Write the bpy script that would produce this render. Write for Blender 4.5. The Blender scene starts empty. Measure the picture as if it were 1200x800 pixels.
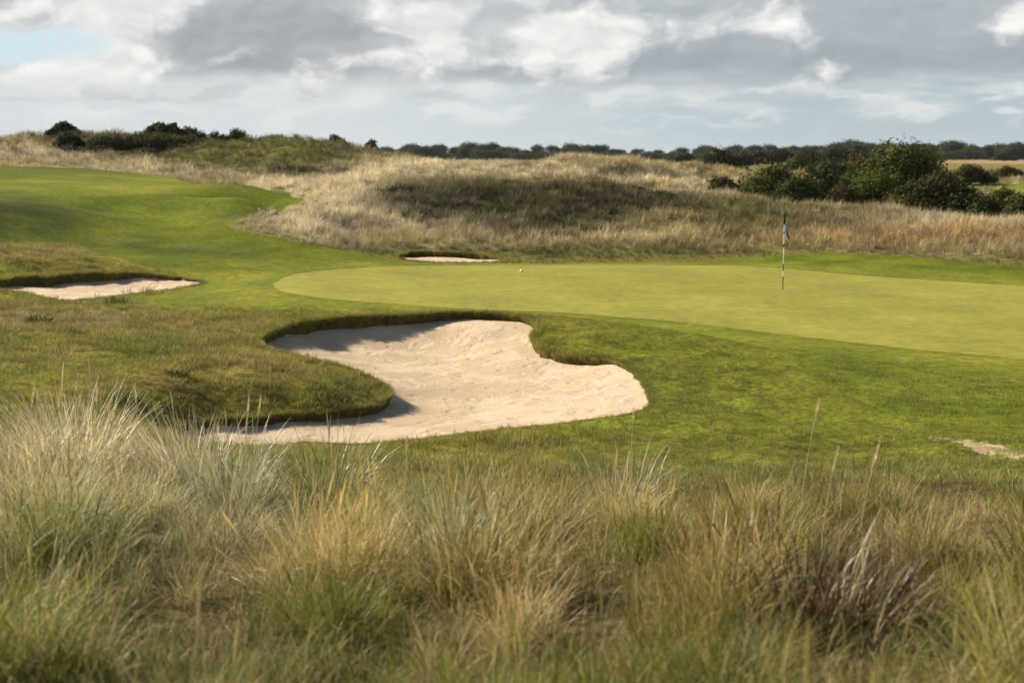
import bpy, math, random
import numpy as np
from mathutils import Vector
from mathutils.geometry import delaunay_2d_cdt

R = math.radians
SC = bpy.context.scene
COL = SC.collection
rng = np.random.default_rng(7)
random.seed(7)

# ------------------------------------------------------------------ camera
F_PX, PITCH, CAM_Z = 1700.0, math.atan2(217.0, 1700.0), 3.65      # focal length in photo pixels (1200 wide)
cam_d = bpy.data.cameras.new('camera'); cam = bpy.data.objects.new('camera', cam_d); COL.objects.link(cam)
cam.location = (0, 0, CAM_Z); cam.rotation_euler = (math.pi/2 - PITCH, 0, 0)
cam_d.sensor_width = 36.0; cam_d.lens = 36.0*F_PX/1200.0
cam_d.clip_start = 0.1; cam_d.clip_end = 30000
cam_d.dof.use_dof = True; cam_d.dof.focus_distance = 17.0; cam_d.dof.aperture_fstop = 2.9
SC.camera = cam

# ------------------------------------------------------------------ exposure, sun
SC.view_settings.view_transform = 'Standard'; SC.view_settings.look = 'None'
EXPO = 0.88; SC.view_settings.exposure = EXPO; SC.view_settings.gamma = 1.0
SC.render.film_transparent = False
SC.cycles.max_bounces = 8; SC.cycles.diffuse_bounces = 3; SC.cycles.glossy_bounces = 2
SC.cycles.transmission_bounces = 4; SC.cycles.transparent_max_bounces = 8
SC.cycles.use_denoising = True
SUN_AZ, SUN_EL = R(-66), R(33)        # azimuth from the view direction (negative = left), elevation
sd = Vector((math.sin(SUN_AZ)*math.cos(SUN_EL), math.cos(SUN_AZ)*math.cos(SUN_EL), math.sin(SUN_EL)))
sun_d = bpy.data.lights.new('sun', 'SUN'); sun = bpy.data.objects.new('sun', sun_d); COL.objects.link(sun)
sun.rotation_euler = sd.to_track_quat('Z', 'Y').to_euler()
sun_d.energy = 5.0; sun_d.angle = R(0.53); sun_d.color = (1.0, 0.89, 0.73)

# ------------------------------------------------------------------ node helper
class N:
    """wraps a socket so that shader maths can be written as expressions"""
    def __init__(s, t, k): s.t, s.k = t, k
    def _m(s, op, b=None, c=None):
        n = s.t.nodes.new('ShaderNodeMath'); n.operation = op
        for i, v in enumerate((s, b, c)):
            if v is None: continue
            if isinstance(v, N): s.t.links.new(v.k, n.inputs[i])
            else: n.inputs[i].default_value = v
        return N(s.t, n.outputs[0])
    def __add__(s, b): return s._m('ADD', b)
    __radd__ = __add__
    def __sub__(s, b): return s._m('SUBTRACT', b)
    def __mul__(s, b): return s._m('MULTIPLY', b)
    __rmul__ = __mul__
    def pw(s, b): return s._m('POWER', b)
    def clamp(s):
        n = s._m('ADD', 0.0); n.k.node.use_clamp = True; return n
    def smooth(s, a, b, lo=0.0, hi=1.0):
        n = s.t.nodes.new('ShaderNodeMapRange'); n.interpolation_type = 'SMOOTHSTEP'
        s.t.links.new(s.k, n.inputs[0])
        for i, v in enumerate((a, b, lo, hi)): n.inputs[i+1].default_value = v
        return N(s.t, n.outputs[0])
def lk(t, v, sock):
    if isinstance(v, N): t.links.new(v.k, sock)
    elif isinstance(v, (tuple, list)) and len(v) == 3 and sock.type == 'RGBA': sock.default_value = (*v, 1)
    else: sock.default_value = v
def mix(t, f, a, b):
    n = t.nodes.new('ShaderNodeMix'); n.data_type = 'RGBA'
    lk(t, f, n.inputs[0]); lk(t, a, n.inputs[6]); lk(t, b, n.inputs[7]); return N(t, n.outputs[2])
def mulc(t, a, b, f=1.0):
    n = t.nodes.new('ShaderNodeMix'); n.data_type = 'RGBA'; n.blend_type = 'MULTIPLY'
    lk(t, f, n.inputs[0]); lk(t, a, n.inputs[6]); lk(t, b, n.inputs[7]); return N(t, n.outputs[2])
def comb(t, x, y, z=0.0):
    n = t.nodes.new('ShaderNodeCombineXYZ')
    for i, v in enumerate((x, y, z)): lk(t, v, n.inputs[i])
    return N(t, n.outputs[0])
def noise(t, vec, scale, detail=4.0, rough=0.55, out=0, dist=0.0):
    n = t.nodes.new('ShaderNodeTexNoise'); lk(t, vec, n.inputs['Vector'])
    n.inputs['Scale'].default_value = scale; n.inputs['Detail'].default_value = detail
    n.inputs['Roughness'].default_value = rough; n.inputs['Distortion'].default_value = dist
    return N(t, n.outputs[out])

# ------------------------------------------------------------------ sky
def build_sky():
    w = bpy.data.worlds.new('World'); SC.world = w; w.use_nodes = True
    t = w.node_tree; t.nodes.clear()
    out = t.nodes.new('ShaderNodeOutputWorld'); bg = t.nodes.new('ShaderNodeBackground')
    t.links.new(bg.outputs[0], out.inputs[0])
    sky = t.nodes.new('ShaderNodeTexSky'); sky.sky_type = 'NISHITA'; sky.sun_disc = False
    sky.sun_elevation = SUN_EL; sky.sun_rotation = SUN_AZ; sky.altitude = 0
    sky.air_density = 1.0; sky.dust_density = 0.6; sky.ozone_density = 1.4
    ST = 0.05
    bg.inputs[1].default_value = ST
    tc = t.nodes.new('ShaderNodeTexCoord')
    sep = t.nodes.new('ShaderNodeSeparateXYZ'); t.links.new(tc.outputs['Generated'], sep.inputs[0])
    x, y, z = (N(t, sep.outputs[i]) for i in range(3))
    az = x._m('ARCTAN2', y); el = z._m('ARCSINE')
    # the direction in hundredths of the focal length: sx across, sy above the horizon
    sx, sy = az*17.0, el*17.0
    wv = comb(t, sx, sy*1.5)
    wn = noise(t, wv, 0.9, 5.0, 0.55, out=1)
    ws = t.nodes.new('ShaderNodeSeparateXYZ'); t.links.new(wn.k, ws.inputs[0])
    wx, wy = (N(t, ws.outputs[0])-0.5)*1.25, (N(t, ws.outputs[1])-0.5)*0.50
    qx, qy = sx+wx, sy+wy
    def ell(px, py, rx, ry, amp=1.0):
        dx = (qx-(px-600)/100.0)*(100.0/rx); dy = (qy-(183-py)/100.0)*(100.0/ry)
        d = dx*dx+dy*dy
        return (d*(-1.0))._m('EXPONENT')*amp
    def total(l):
        s = None
        for e in l: s = ell(*e) if s is None else s+ell(*e)
        return s
    # billows, lit from the upper left
    def rho(ox, oy):
        v = comb(t, qx+ox, (qy+oy)*1.7, 3.7); vo = t.nodes.new('ShaderNodeTexVoronoi'); vo.voronoi_dimensions = '2D'; vo.feature = 'F1'; vo.normalize = True
        lk(t, v, vo.inputs['Vector']); vo.inputs['Scale'].default_value = 1.7; vo.inputs['Detail'].default_value = 2.0; vo.inputs['Roughness'].default_value = .5
        return noise(t, v, 1.0, 7.0, 0.52)*0.80+(N(t, vo.outputs['Distance'])*-1.0+1.0)*0.26-0.08
    r0 = rho(0.0, 0.0); r1 = rho(-0.10, 0.10)
    lit = ((r0-r1)*3.4+0.5).clamp()
    flat = noise(t, comb(t, sx*0.5, sy*2.6, 1.3), 1.6, 6.0, 0.55)          # thin streaked layers towards the horizon
    # grey bellies of the big clouds
    grey = total([(335, 40, 125, 46, 1.25), (250, 62, 110, 26, .45), (8, 10, 60, 36, .75), (880, 88, 420, 28, .85), (1080, 66, 220, 44, .6),
                  (760, 70, 120, 30, .5), (560, 92, 80, 14, .5), (330, 86, 140, 11, .45), (990, 25, 70, 26, .35), (1010, 118, 160, 7, .4), (740, 106, 120, 7, .45), (760, 12, 90, 26, .4), (1080, 14, 70, 26, .4),
                  (300, -250, 500, 160, .5), (900, -200, 600, 120, .6)])
    white = total([(505, 45, 62, 44, 1.0), (655, 44, 70, 42, 1.0), (150, 20, 90, 40, 1.0), (130, 80, 60, 22, 1.0), (885, 30, 36, 30, .8), (1185, 22, 40, 22, 1.1),
                   (250, 78, 60, 10, .45), (920, 116, 70, 10, .7), (330, 107, 70, 10, .5), (450, 74, 60, 14, .5), (60, 96, 100, 12, .6), (735, 40, 40, 30, .4), (600, 112, 120, 8, .3)])
    blue = total([(50, 62, 105, 25, 1.5), (-120, 60, 110, 20, 1.2), (640, 140, 60, 6, .25)])
    k = 1.0/ST/2**EXPO
    def C(r, g, b): return (r*k, g*k, b*k)
    low = mix(t, sx.smooth(-3.0, 4.0), C(.68, .725, .735), C(.47, .56, .605))
    low = mix(t, (flat.smooth(0.42, 0.62)*sy.smooth(0.25, 0.75)*0.8), low, C(.72, .75, .75))
    lo2 = noise(t, comb(t, qx*0.9, qy*3.4, 8.1), 1.5, 6.0, 0.55)
    low = mix(t, (lo2.smooth(0.50, 0.66)*sy.smooth(0.10, 0.5)*0.65), low, C(.80, .815, .81))
    low = mix(t, (lo2.smooth(0.46, 0.32)*sy.smooth(0.3, 0.7)*0.5), low, C(.50, .54, .57))
    cloud = mix(t, lit, C(.52, .555, .58), C(.80, .81, .80))
    cloud = mix(t, (sx.smooth(-1.5, 2.5)*0.55), cloud, C(.40, .44, .48))
    cloud = mix(t, (grey*0.95).clamp(), cloud, mix(t, sx.smooth(-2.0, 1.5), mix(t, lit, C(.345, .37, .395), C(.46, .485, .505)), mix(t, lit, C(.335, .39, .425), C(.42, .475, .51))))
    wmask = ((white+(r0-0.5)*2.6)-0.16).smooth(0.02, 0.60)
    cloud = mix(t, wmask, cloud, mix(t, lit, C(.66, .67, .67), C(.98, .97, .94)))
    m = (sy+(r0-0.5)*0.7).smooth(0.60, 1.05)
    col = mix(t, m, low, cloud)
    bm = ((blue-0.5+(r0-0.5)*-0.8)*2.2).clamp()
    col = mix(t, bm, col, C(.65, .785, .84))
    # higher up the cover breaks and the open sky shows
    hi = noise(t, comb(t, x*(1.0), y*(1.0), z*2.0), 2.2, 5.0, 0.55).smooth(0.56, 0.66)
    upper = mix(t, hi, N(t, sky.outputs[0]), C(.30, .30, .29))
    col = mix(t, sy.smooth(2.0, 3.2), col, upper)
    col = mix(t, sy.smooth(-0.25, -0.05), C(.16, .17, .12), col)
    t.links.new(col.k, bg.inputs[0])
build_sky()

# ------------------------------------------------------------------ numpy helpers
def hash2(ix, iy, seed):
    h = (ix.astype(np.int64)*374761393 + iy.astype(np.int64)*668265263 + seed*1274126177) & 0xffffffff
    h = ((h ^ (h >> 13))*1274126177) & 0xffffffff
    return ((h ^ (h >> 16)) & 0xffffff)/float(0xffffff)
def vnoise(x, y, seed=0):
    ix, iy = np.floor(x), np.floor(y); fx, fy = x-ix, y-iy
    fx = fx*fx*fx*(fx*(fx*6-15)+10); fy = fy*fy*fy*(fy*(fy*6-15)+10)
    a, b = hash2(ix, iy, seed), hash2(ix+1, iy, seed); c, d = hash2(ix, iy+1, seed), hash2(ix+1, iy+1, seed)
    return (a*(1-fx)+b*fx)*(1-fy)+(c*(1-fx)+d*fx)*fy
def fbm(x, y, seed=0, oct=4, rough=0.5):
    s = 0; a = 1; tot = 0
    for o in range(oct):
        s = s+a*vnoise(x*2**o+o*17.3, y*2**o-o*9.1, seed+o); tot += a; a *= rough
    return s/tot                                          # 0..1, mean 0.5
def sstep(a, b, x):
    q = np.clip((x-a)/(b-a), 0, 1); return q*q*(3-2*q)
CP, SP = math.cos(PITCH), math.sin(PITCH)
def ray(px, py):
    dx = (np.asarray(px, float)-600)/F_PX; dz = -(np.asarray(py, float)-400)/F_PX
    return dx, CP+dz*SP, -SP+dz*CP
def at_D(px, py, D):
    a, b, c = ray(px, py); s = D/b; return (a*s, D+0*s, CAM_Z+c*s)
def at_z(px, py, z):
    a, b, c = ray(px, py); s = (z-CAM_Z)/c; return (a*s, b*s, z+0*s)
def project(X, Y, Z):
    zc = Z-CAM_Z; d = Y*CP-zc*SP; v = Y*SP+zc*CP
    return 600+F_PX*X/d, 400-F_PX*v/d

# ------------------------------------------------------------------ the lie of the land
ctl = []
def cz(*pts):
    for px, py, z in pts: ctl.append(tuple(float(q) for q in at_z(px, py, z)))
def cd(*pts):
    for px, py, D in pts:                                # these were read off the grass tops: the soil lies lower
        x_, y_, z_ = at_D(px, py, D); ctl.append((float(x_), float(y_), float(z_)-(.40 if D < 72 else .48)))
def cw(D, zs, us=(-.55, -.35, -.18, 0, .18, .35, .55)):
    for u, z in zip(us, zs): ctl.append((u*D, float(D), z))
cw(2.0, [2.0]*7); cw(3.2, [1.92]*7); cw(5, [1.78, 1.76, 1.74, 1.72, 1.74, 1.74, 1.75])
cw(8, [1.5, 1.45, 1.42, 1.38, 1.36, 1.36, 1.4]); cw(11, [1.15, 1.05, .98, .9, .93, .98, 1.05]); cw(14, [.9, .72, .52, .38, .42, .52, .62])
cw(17, [.75, .52, .2, .0, .05, .2, .35])
# rough right of and before the big bunker
cz((430, 520, -.44), (520, 511, -.42), (600, 502, -.37), (680, 492, -.31), (740, 483, -.26), (850, 500, -.18), (1000, 520, .0), (1150, 525, .14), (1250, 520, .18))
# rim of the big bunker and the turf round it
cz((300, 398, .15), (330, 383, .14), (380, 373, .13), (450, 370, .1), (520, 367, .075), (560, 366, .06), (600, 369, .03), (625, 375, .0), (650, 385, -.06), (640, 405, -.26), (660, 414, -.29),
   (690, 418, -.30), (720, 424, -.30), (745, 440, -.30), (758, 458, -.29), (762, 472, -.27), (700, 395, -.1), (740, 412, -.18), (790, 440, -.22))
cz((305, 408, .13), (340, 414, .08), (400, 428, -.06), (440, 445, -.22), (457, 462, -.33), (440, 474, -.35), (380, 484, -.31), (300, 489, -.25), (220, 491, -.12), (330, 521, -.41), (220, 520, -.30), (200, 505, -.1), (300, 440, .14), (370, 455, -.02), (230, 460, .12))
# rough on the left
cz((250, 362, .12), (220, 400, .2), (100, 378, .18), (0, 362, .2), (0, 400, .3), (0, 430, .36), (150, 430, .26), (-150, 430, .5), (-150, 360, .4), (60, 470, .35), (160, 475, .2), (-100, 480, .5))
# second bunker's rim
cz((-60, 328, .42), (20, 326, .38), (60, 322, .37), (130, 321, .36), (180, 322, .33), (237, 330, .2), (200, 338, .12), (130, 346, .11), (80, 352, .12), (30, 344, .15), (-60, 338, .22))
# the green and its surrounds
cz((325, 336, .25), (365, 319, .29), (480, 312, .22), (600, 311, .16), (750, 311, .12), (860, 310, .12), (1000, 322, .02), (1200, 335, -.08), (1350, 340, -.1), (600, 335, .13), (450, 335, .2), (917, 340, 0), (760, 340, .06), (1200, 370, -.11), (1050, 360, -.06),
   (400, 352, .2), (500, 359, .14), (640, 365, .06), (800, 378, -.02), (900, 390, -.05), (1000, 402, -.07), (1200, 422, -.1), (1350, 430, -.1), (800, 430, -.17), (900, 430, -.13), (1000, 450, -.1), (1200, 460, -.08), (1350, 470, 0), (850, 470, -.2))
# fairway and the raised green on the left
cz((330, 300, .5), (200, 310, .52), (100, 308, .62), (0, 305, .75), (-120, 305, .8), (0, 285, .98), (300, 288, .72), (200, 270, 1.05), (100, 275, 1.05), (200, 250, 1.50), (100, 252, 1.5), (0, 262, 1.45), (0, 244, 1.9), (200, 240, 1.82), (100, 241, 1.85), (290, 242, 1.78), (-120, 250, 1.9), (330, 262, 1.28), (420, 290, .5), (460, 300, .36),
   (60, 231, 2.08), (200, 230, 2.1), (290, 231, 2.08), (350, 236, 1.85), (0, 228, 2.18), (-120, 226, 2.25), (200, 215, 2.45), (100, 202, 2.85), (0, 200, 2.95), (-120, 196, 3.1), (300, 217, 2.4), (370, 226, 2.0))
cd((0, 183, 95), (-120, 182, 98), (150, 189, 88), (250, 199, 80), (330, 207, 74), (390, 210, 72))
cd((0, 171, 130), (40, 159, 126), (75, 156, 128), (130, 155, 130), (190, 164, 135), (-60, 176, 130), (-160, 174, 130), (100, 172, 110), (170, 176, 108), (30, 172, 108), (-120, 178, 108))
cd((215, 168, 106), (260, 160, 105), (300, 156, 105), (350, 160, 103), (400, 167, 100), (440, 184, 98), (480, 196, 96), (540, 204, 95), (250, 182, 92), (320, 182, 90), (400, 186, 86), (200, 188, 94), (440, 184, 90))
for px in (-200, 0, 180): cw(185, [1.4], [(px-600)/F_PX])
for px in (300, 400, 500): cw(135, [2.2], [(px-600)/F_PX])
cw(230, [1.3]*7); cw(350, [1.75]*7); cw(700, [1.65]*7); cw(1600, [1.3]*7); cw(4000, [1.0]*7); cw(9000, [1.0]*7)
# pale spur and the middle dunes
cd((400, 206, 76), (440, 195, 82), (350, 232, 65), (318, 256, 58), (420, 230, 64), (480, 202, 75), (420, 260, 56.5), (380, 272, 54))
cd((480, 214, 67), (560, 208, 66), (640, 206, 66), (720, 213, 65), (800, 225, 63), (850, 230, 62.5), (500, 236, 61), (640, 238, 60), (760, 245, 59), (470, 264, 56), (560, 267, 55), (640, 271, 55), (760, 275, 54), (560, 288, 51.6), (700, 292, 51), (850, 297, 50), (450, 280, 53))
cw(77, [1.9, 1.8, 1.3], [-.04, .03, .12]); cw(83, [2.0, 1.9], [-.12, -.16])
cd((560, 198, 86), (600, 195, 88), (700, 197, 90), (800, 212, 84), (560, 202, 104), (600, 200, 105), (650, 192, 105), (700, 181, 105), (740, 184, 104), (780, 195, 103), (830, 210, 98))
cw(150, [.9, 1.0, 1.1, 1.2], [-.02, .05, .12, .2])
# right-hand dune and the hollow of the bushes
cd((870, 232, 62), (930, 238, 61), (1000, 246, 60), (1100, 256, 58.5), (1200, 260, 58), (1350, 262, 58), (1000, 268, 55), (1100, 274, 54), (1200, 276, 53.5), (1350, 276, 53.5), (900, 288, 51), (1000, 287, 50.2), (1100, 288, 49.6), (1200, 292, 49), (1350, 294, 49))
cw(75, [.45, .2, .1, .2], [.16, .24, .32, .5]); cw(92, [.6, .3, .3, .5], [.16, .24, .32, .5])
cd((1150, 224, 118), (1230, 224, 118), (1150, 214, 132), (1200, 203, 142), (1260, 196, 146), (1350, 200, 146))
cw(170, [1.2, 1.2], [.32, .45])

ctl = np.array(ctl)
def uv(X, Y): return X/Y, np.log(Y)
class TPS:
    def __init__(s, u, v, z, lam=2e-4):
        P = np.stack([u, v], 1); n = len(P)
        K = s.ker(P[:, None]-P[None]) + lam*np.eye(n)
        Q = np.c_[np.ones(n), P]; A = np.block([[K, Q], [Q.T, np.zeros((3, 3))]])
        s.w = np.linalg.solve(A, np.r_[z, 0, 0, 0]); s.P = P
    @staticmethod
    def ker(d):
        r2 = (d**2).sum(-1); return 0.5*r2*np.log(r2+1e-12)
    def __call__(s, u, v):
        sh = np.shape(u); q = np.stack([np.ravel(u), np.ravel(v)], 1); out = np.empty(len(q))
        for i in range(0, len(q), 20000):
            b = q[i:i+20000]; out[i:i+20000] = s.ker(b[:, None]-s.P[None])@s.w[:-3] + np.c_[np.ones(len(b)), b]@s.w[-3:]
        return out.reshape(sh)
ground_tps = TPS(*uv(ctl[:, 0], ctl[:, 1]), ctl[:, 2])
def z_base(X, Y):
    u, v = uv(X, Y); return ground_tps(np.clip(u, -.6, .6), v)
def hit(px, py, zf=None, d0=4.0, d1=400.0):
    """where the ray through a pixel meets the land"""
    zf = zf or z_base
    px, py = np.atleast_1d(np.asarray(px, float)), np.atleast_1d(np.asarray(py, float))
    a, b, c = ray(px, py); D = np.exp(np.linspace(math.log(d0), math.log(d1), 1400))
    s = D[None]/b[:, None]; X, Z = a[:, None]*s, CAM_Z+c[:, None]*s
    below = Z <= zf(X, D[None]+0*X); k = np.argmax(below, 1); k = np.where(below.any(1), k, len(D)-1)
    return X[np.arange(len(px)), k], D[k]
def smooth_loop(pts, n):
    """closed Catmull-Rom curve through points, n samples evenly spaced"""
    P = np.array(pts, float); m = len(P); out = []
    for i in range(m):
        p0, p1, p2, p3 = P[i-1], P[i], P[(i+1) % m], P[(i+2) % m]
        t = np.linspace(0, 1, 24, endpoint=False)[:, None]
        out.append(.5*((2*p1)+(-p0+p2)*t+(2*p0-5*p1+4*p2-p3)*t*t+(-p0+3*p1-3*p2+p3)*t**3))
    Q = np.concatenate(out); d = np.r_[0, np.cumsum(np.linalg.norm(np.diff(np.r_[Q, Q[:1]], axis=0), axis=1))]
    s = np.linspace(0, d[-1], n, endpoint=False); Q = np.r_[Q, Q[:1]]
    return np.stack([np.interp(s, d, Q[:, 0]), np.interp(s, d, Q[:, 1])], 1)
def loop_world(pix, step, jit=0.0, seed=1, d1=400.0):
    X, Y = hit([p[0] for p in pix], [p[1] for p in pix], d1=d1)
    W = np.stack([X, Y], 1)
    L = np.linalg.norm(np.diff(np.r_[W, W[:1]], axis=0), axis=1).sum()
    Q = smooth_loop(W, max(12, int(L/step)))
    if jit:
        dx = fbm(Q[:, 0]*1.7, Q[:, 1]*1.7, seed, 4, .6)-.5; dy = fbm(Q[:, 0]*1.7+50, Q[:, 1]*1.7, seed, 4, .6)-.5
        Q = Q+jit*2*np.stack([dx, dy], 1)*np.clip(Q[:, 1:]/35, .5, 3)
        Q = Q+jit*.5*(Q[:, 1:]/30)*(np.stack([fbm(Q[:, 0]*7, Q[:, 1]*7, seed+3, 2), fbm(Q[:, 0]*7+9, Q[:, 1]*7, seed+4, 2)], 1)-.5)
    return Q
def inside(Q, X, Y):
    X, Y = np.asarray(X), np.asarray(Y); r = np.zeros(X.shape, bool)
    bb = (X >= Q[:, 0].min()) & (X <= Q[:, 0].max()) & (Y >= Q[:, 1].min()) & (Y <= Q[:, 1].max())
    xs, ys = X[bb], Y[bb]; c = np.zeros(xs.shape, bool); A, B = Q, np.roll(Q, -1, 0)
    for (x0, y0), (x1, y1) in zip(A, B):
        if y0 == y1: continue
        k = ((y0 > ys) != (y1 > ys)); c ^= k & (xs < (x1-x0)*(ys-y0)/(y1-y0)+x0)
    r[bb] = c; return r
def edge_dist(Q, X, Y):
    X, Y = np.ravel(X), np.ravel(Y); out = np.full(len(X), 1e9)
    for i in range(0, len(X), 8000):
        d = (X[i:i+8000, None]-Q[None, :, 0])**2+(Y[i:i+8000, None]-Q[None, :, 1])**2
        out[i:i+8000] = np.sqrt(d.min(1))
    return out

big_px = [(300, 400), (330, 383), (380, 373.5), (450, 370), (520, 367), (565, 366.5), (605, 370), (628, 378), (626, 392), (630, 406), (655, 415), (690, 418), (722, 423), (745, 438), (757, 456), (761, 473), (740, 483),
          (680, 492), (600, 502), (520, 511), (430, 519), (330, 522), (240, 521), (205, 510), (215, 497), (260, 491), (320, 489), (380, 485), (430, 477), (456, 464), (446, 449), (415, 434), (370, 421), (325, 411)]
left_px = [(-110, 331), (-50, 329), (0, 327.5), (40, 323.5), (90, 321.5), (140, 321), (185, 323), (237, 331), (205, 338), (150, 344), (95, 351), (65, 350.5), (35, 344), (0, 341), (-60, 339), (-110, 336)]
back_px = [(464, 299), (480, 296), (510, 296), (545, 298), (575, 301), (591, 304.5), (575, 307.3), (530, 307.5), (490, 306), (472, 303)]
RIM = {'big': loop_world(big_px, .07, .10, 3), 'left': loop_world(left_px, .09, .14, 5), 'back': loop_world(back_px, .12, .12, 9)}
GREEN = loop_world([(322, 337), (330, 327), (365, 319), (420, 314.5), (480, 312), (600, 310.5), (750, 310.5), (860, 311), (930, 316), (1000, 322), (1100, 329), (1200, 335), (1350, 341), (1420, 380), (1350, 440),
                    (1200, 421), (1100, 411.5), (1000, 401.5), (900, 389.5), (800, 378), (720, 371), (640, 365.5), (500, 358.5), (400, 351.5), (345, 344.5)], .3, .05, 12)
APRON = loop_world([(243, 333), (175, 346), (150, 353), (190, 358), (260, 360), (330, 361), (400, 361.5), (500, 363.5), (600, 366.5), (660, 371), (720, 378), (780, 386), (850, 397), (910, 412), (955, 434), (990, 462), (1060, 487), (1180, 500), (1350, 500), (1480, 470),
                    (1500, 380), (1380, 325), (1200, 314), (1100, 304), (1020, 299), (960, 297), (900, 301), (850, 305.5), (720, 308), (610, 309), (530, 309.2), (470, 306.5), (452, 303), (400, 292), (330, 281), (270, 268), (290, 257), (330, 247), (362, 236), (330, 224), (260, 216), (200, 209), (130, 200), (60, 196),
                    (-20, 195), (-120, 197), (-180, 215), (-180, 284), (-60, 284), (30, 284), (90, 290), (130, 300), (170, 313), (215, 322)], .3, .12, 15)
PATCH = loop_world([(1092, 515), (1105, 514), (1120, 518), (1140, 520), (1165, 524), (1190, 528), (1225, 535), (1260, 543), (1215, 539), (1180, 533.5), (1150, 528), (1120, 523), (1104, 518.5)], .05, .30, 21)
hx0, hy0 = (float(v[0]) for v in hit([917.3], [340]))
HOLE = np.array([(hx0+.054*math.cos(k*math.pi/8), hy0+.054*math.sin(k*math.pi/8)) for k in range(16)])
FIELD = np.array([(124, 400), (190, 400), (320, 660), (204, 660)], float); FIELD = smooth_loop(FIELD, 40)
# far fairway beyond the bushes on the right
FAR_FAIRWAY = loop_world([(1130, 213.5), (1180, 215), (1250, 216), (1320, 217), (1320, 232), (1200, 232), (1130, 230)], 1.2, .3, 31)

def cover(X, Y):
    """0 where mown or sandy, 1 in the rough"""
    m = ~(inside(APRON, X, Y) | inside(GREEN, X, Y) | inside(FAR_FAIRWAY, X, Y)); return m
def in_bunker(X, Y):
    m = np.zeros(np.shape(X), bool)
    for q in RIM.values(): m |= inside(q, X, Y)
    return m
APRON_N = APRON[::2]
def z_ground(X, Y):
    """land height with hummocks; mown ground is smooth"""
    z = z_base(X, Y); sh = z.shape; X, Y = np.ravel(X), np.ravel(Y); z = np.ravel(z)
    rough = np.ones(len(X)); sel = (Y > 15) & (Y < 150) & (np.abs(X/Y) < .6)
    ins = cover(X, Y) == 0; rough[ins] = 0
    k = sel & ~ins; d = edge_dist(APRON_N, X[k], Y[k]); rough[k] = np.minimum(sstep(0, 1.6, d), 1)
    for q in RIM.values():
        k = sel & (np.abs(Y-q[:, 1].mean()) < 14); d = edge_dist(q[::3], X[k], Y[k]); rough[k] *= .15+.85*sstep(0, .8, d)
    amp = .10+.26*sstep(46, 60, Y)+.35*sstep(70, 110, Y)
    amp = amp*np.where(Y > 170, 0, 1)
    h = (fbm(X*.30, Y*.30, 3, 3)-.5)*amp*2.5 + (fbm(X*1.5, Y*1.5, 8, 3)-.5)*.12*np.where(Y < 60, 1, 1.8)*np.where(Y > 170, 0, 1)
    z = z+h*rough
    z = z+np.where(Y < 170, 0, 1)*(fbm(X*.01, Y*.01, 4, 2)-.5)*.4
    return z.reshape(sh)

# sand of each bunker: lip height under the rim, then a floor
def pz(px, py, z): return at_z(px, py, z)
LIPS = {'big': [(300, 400, .20), (380, 373, .24), (450, 370, .23), (520, 367, .19), (565, 366, .15), (605, 370, .14), (628, 378, .18), (626, 392, .18), (630, 406, .20), (660, 415, .19), (690, 418, .16), (722, 423, .10), (745, 438, .05), (761, 473, .03), (740, 483, .025), (600, 502, .02), (430, 519, .02), (330, 522, .02),
                (205, 510, .06), (215, 497, .10), (320, 489, .13), (380, 485, .14), (430, 477, .15), (456, 464, .15), (446, 449, .12), (370, 421, .14), (325, 411, .16)],
        'left': [(-50, 329, .26), (40, 323, .26), (90, 321, .24), (140, 321, .20), (185, 323, .10), (237, 331, .05), (150, 344, .03), (95, 351, .03), (35, 344, .05), (-60, 339, .05)],
        'back': [(464, 299, .12), (480, 296, .2), (545, 298, .2), (591, 304, .06), (530, 307, .03), (490, 306, .03), (472, 303, .05)]}
FLOOR = {'big': [(340, 392, -.06), (345, 404, -.18), (380, 388, -.2), (380, 402, -.34), (390, 414, -.42), (450, 395, -.32), (450, 415, -.5), (450, 432, -.54), (520, 385, -.2), (520, 398, -.38), (520, 412, -.55), (565, 385, -.16), (565, 405, -.42), (600, 395, -.3), (610, 420, -.46),
                 (500, 440, -.62), (560, 440, -.62), (630, 442, -.58), (680, 450, -.53), (725, 455, -.42), (480, 470, -.60), (540, 470, -.62), (600, 470, -.59), (660, 470, -.52), (710, 470, -.42), (430, 500, -.50), (520, 497, -.51), (600, 488, -.52), (350, 505, -.43), (280, 506, -.37)],
         'left': [(0, 335, .1), (60, 334, .06), (110, 335, .03), (150, 333, .06), (90, 343, .02), (190, 332, .1)],
         'back': [(500, 302, .1), (540, 304, .08)]}
def lip_tps(name):
    X, Y = hit([p[0] for p in LIPS[name]], [p[1] for p in LIPS[name]]); h = np.array([p[2] for p in LIPS[name]])
    return X, Y, h
SAND = {}; LIPH = {}
for name, rim in RIM.items():
    X, Y, h = lip_tps(name)
    d = (rim[:, None, 0]-X[None])**2+(rim[:, None, 1]-Y[None])**2; w = 1/(d+.02)**2
    lip = (w*h).sum(1)/w.sum(1); lip = lip*(.75+.5*fbm(rim[:, 0]*1.3, rim[:, 1]*1.3, 77, 2))
    zr = z_ground(rim[:, 0], rim[:, 1]); LIPH[name] = (zr, lip)
    fx, fy, fz = zip(*[tuple(float(q) for q in at_z(*p)) for p in FLOOR[name]])
    st = 4 if name == 'big' else 3
    u, v = uv(np.r_[rim[::st, 0], fx], np.r_[rim[::st, 1], fy])
    SAND[name] = TPS(u, v, np.r_[(zr-lip)[::st], fz], 1e-4)
def z_sand(name, X, Y):
    z = SAND[name](*uv(X, Y))
    return z+(fbm(X*1.1, Y*1.1, 40, 3)-.5)*.05+(fbm(X*4, Y*4, 41, 3)-.5)*.022

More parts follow.
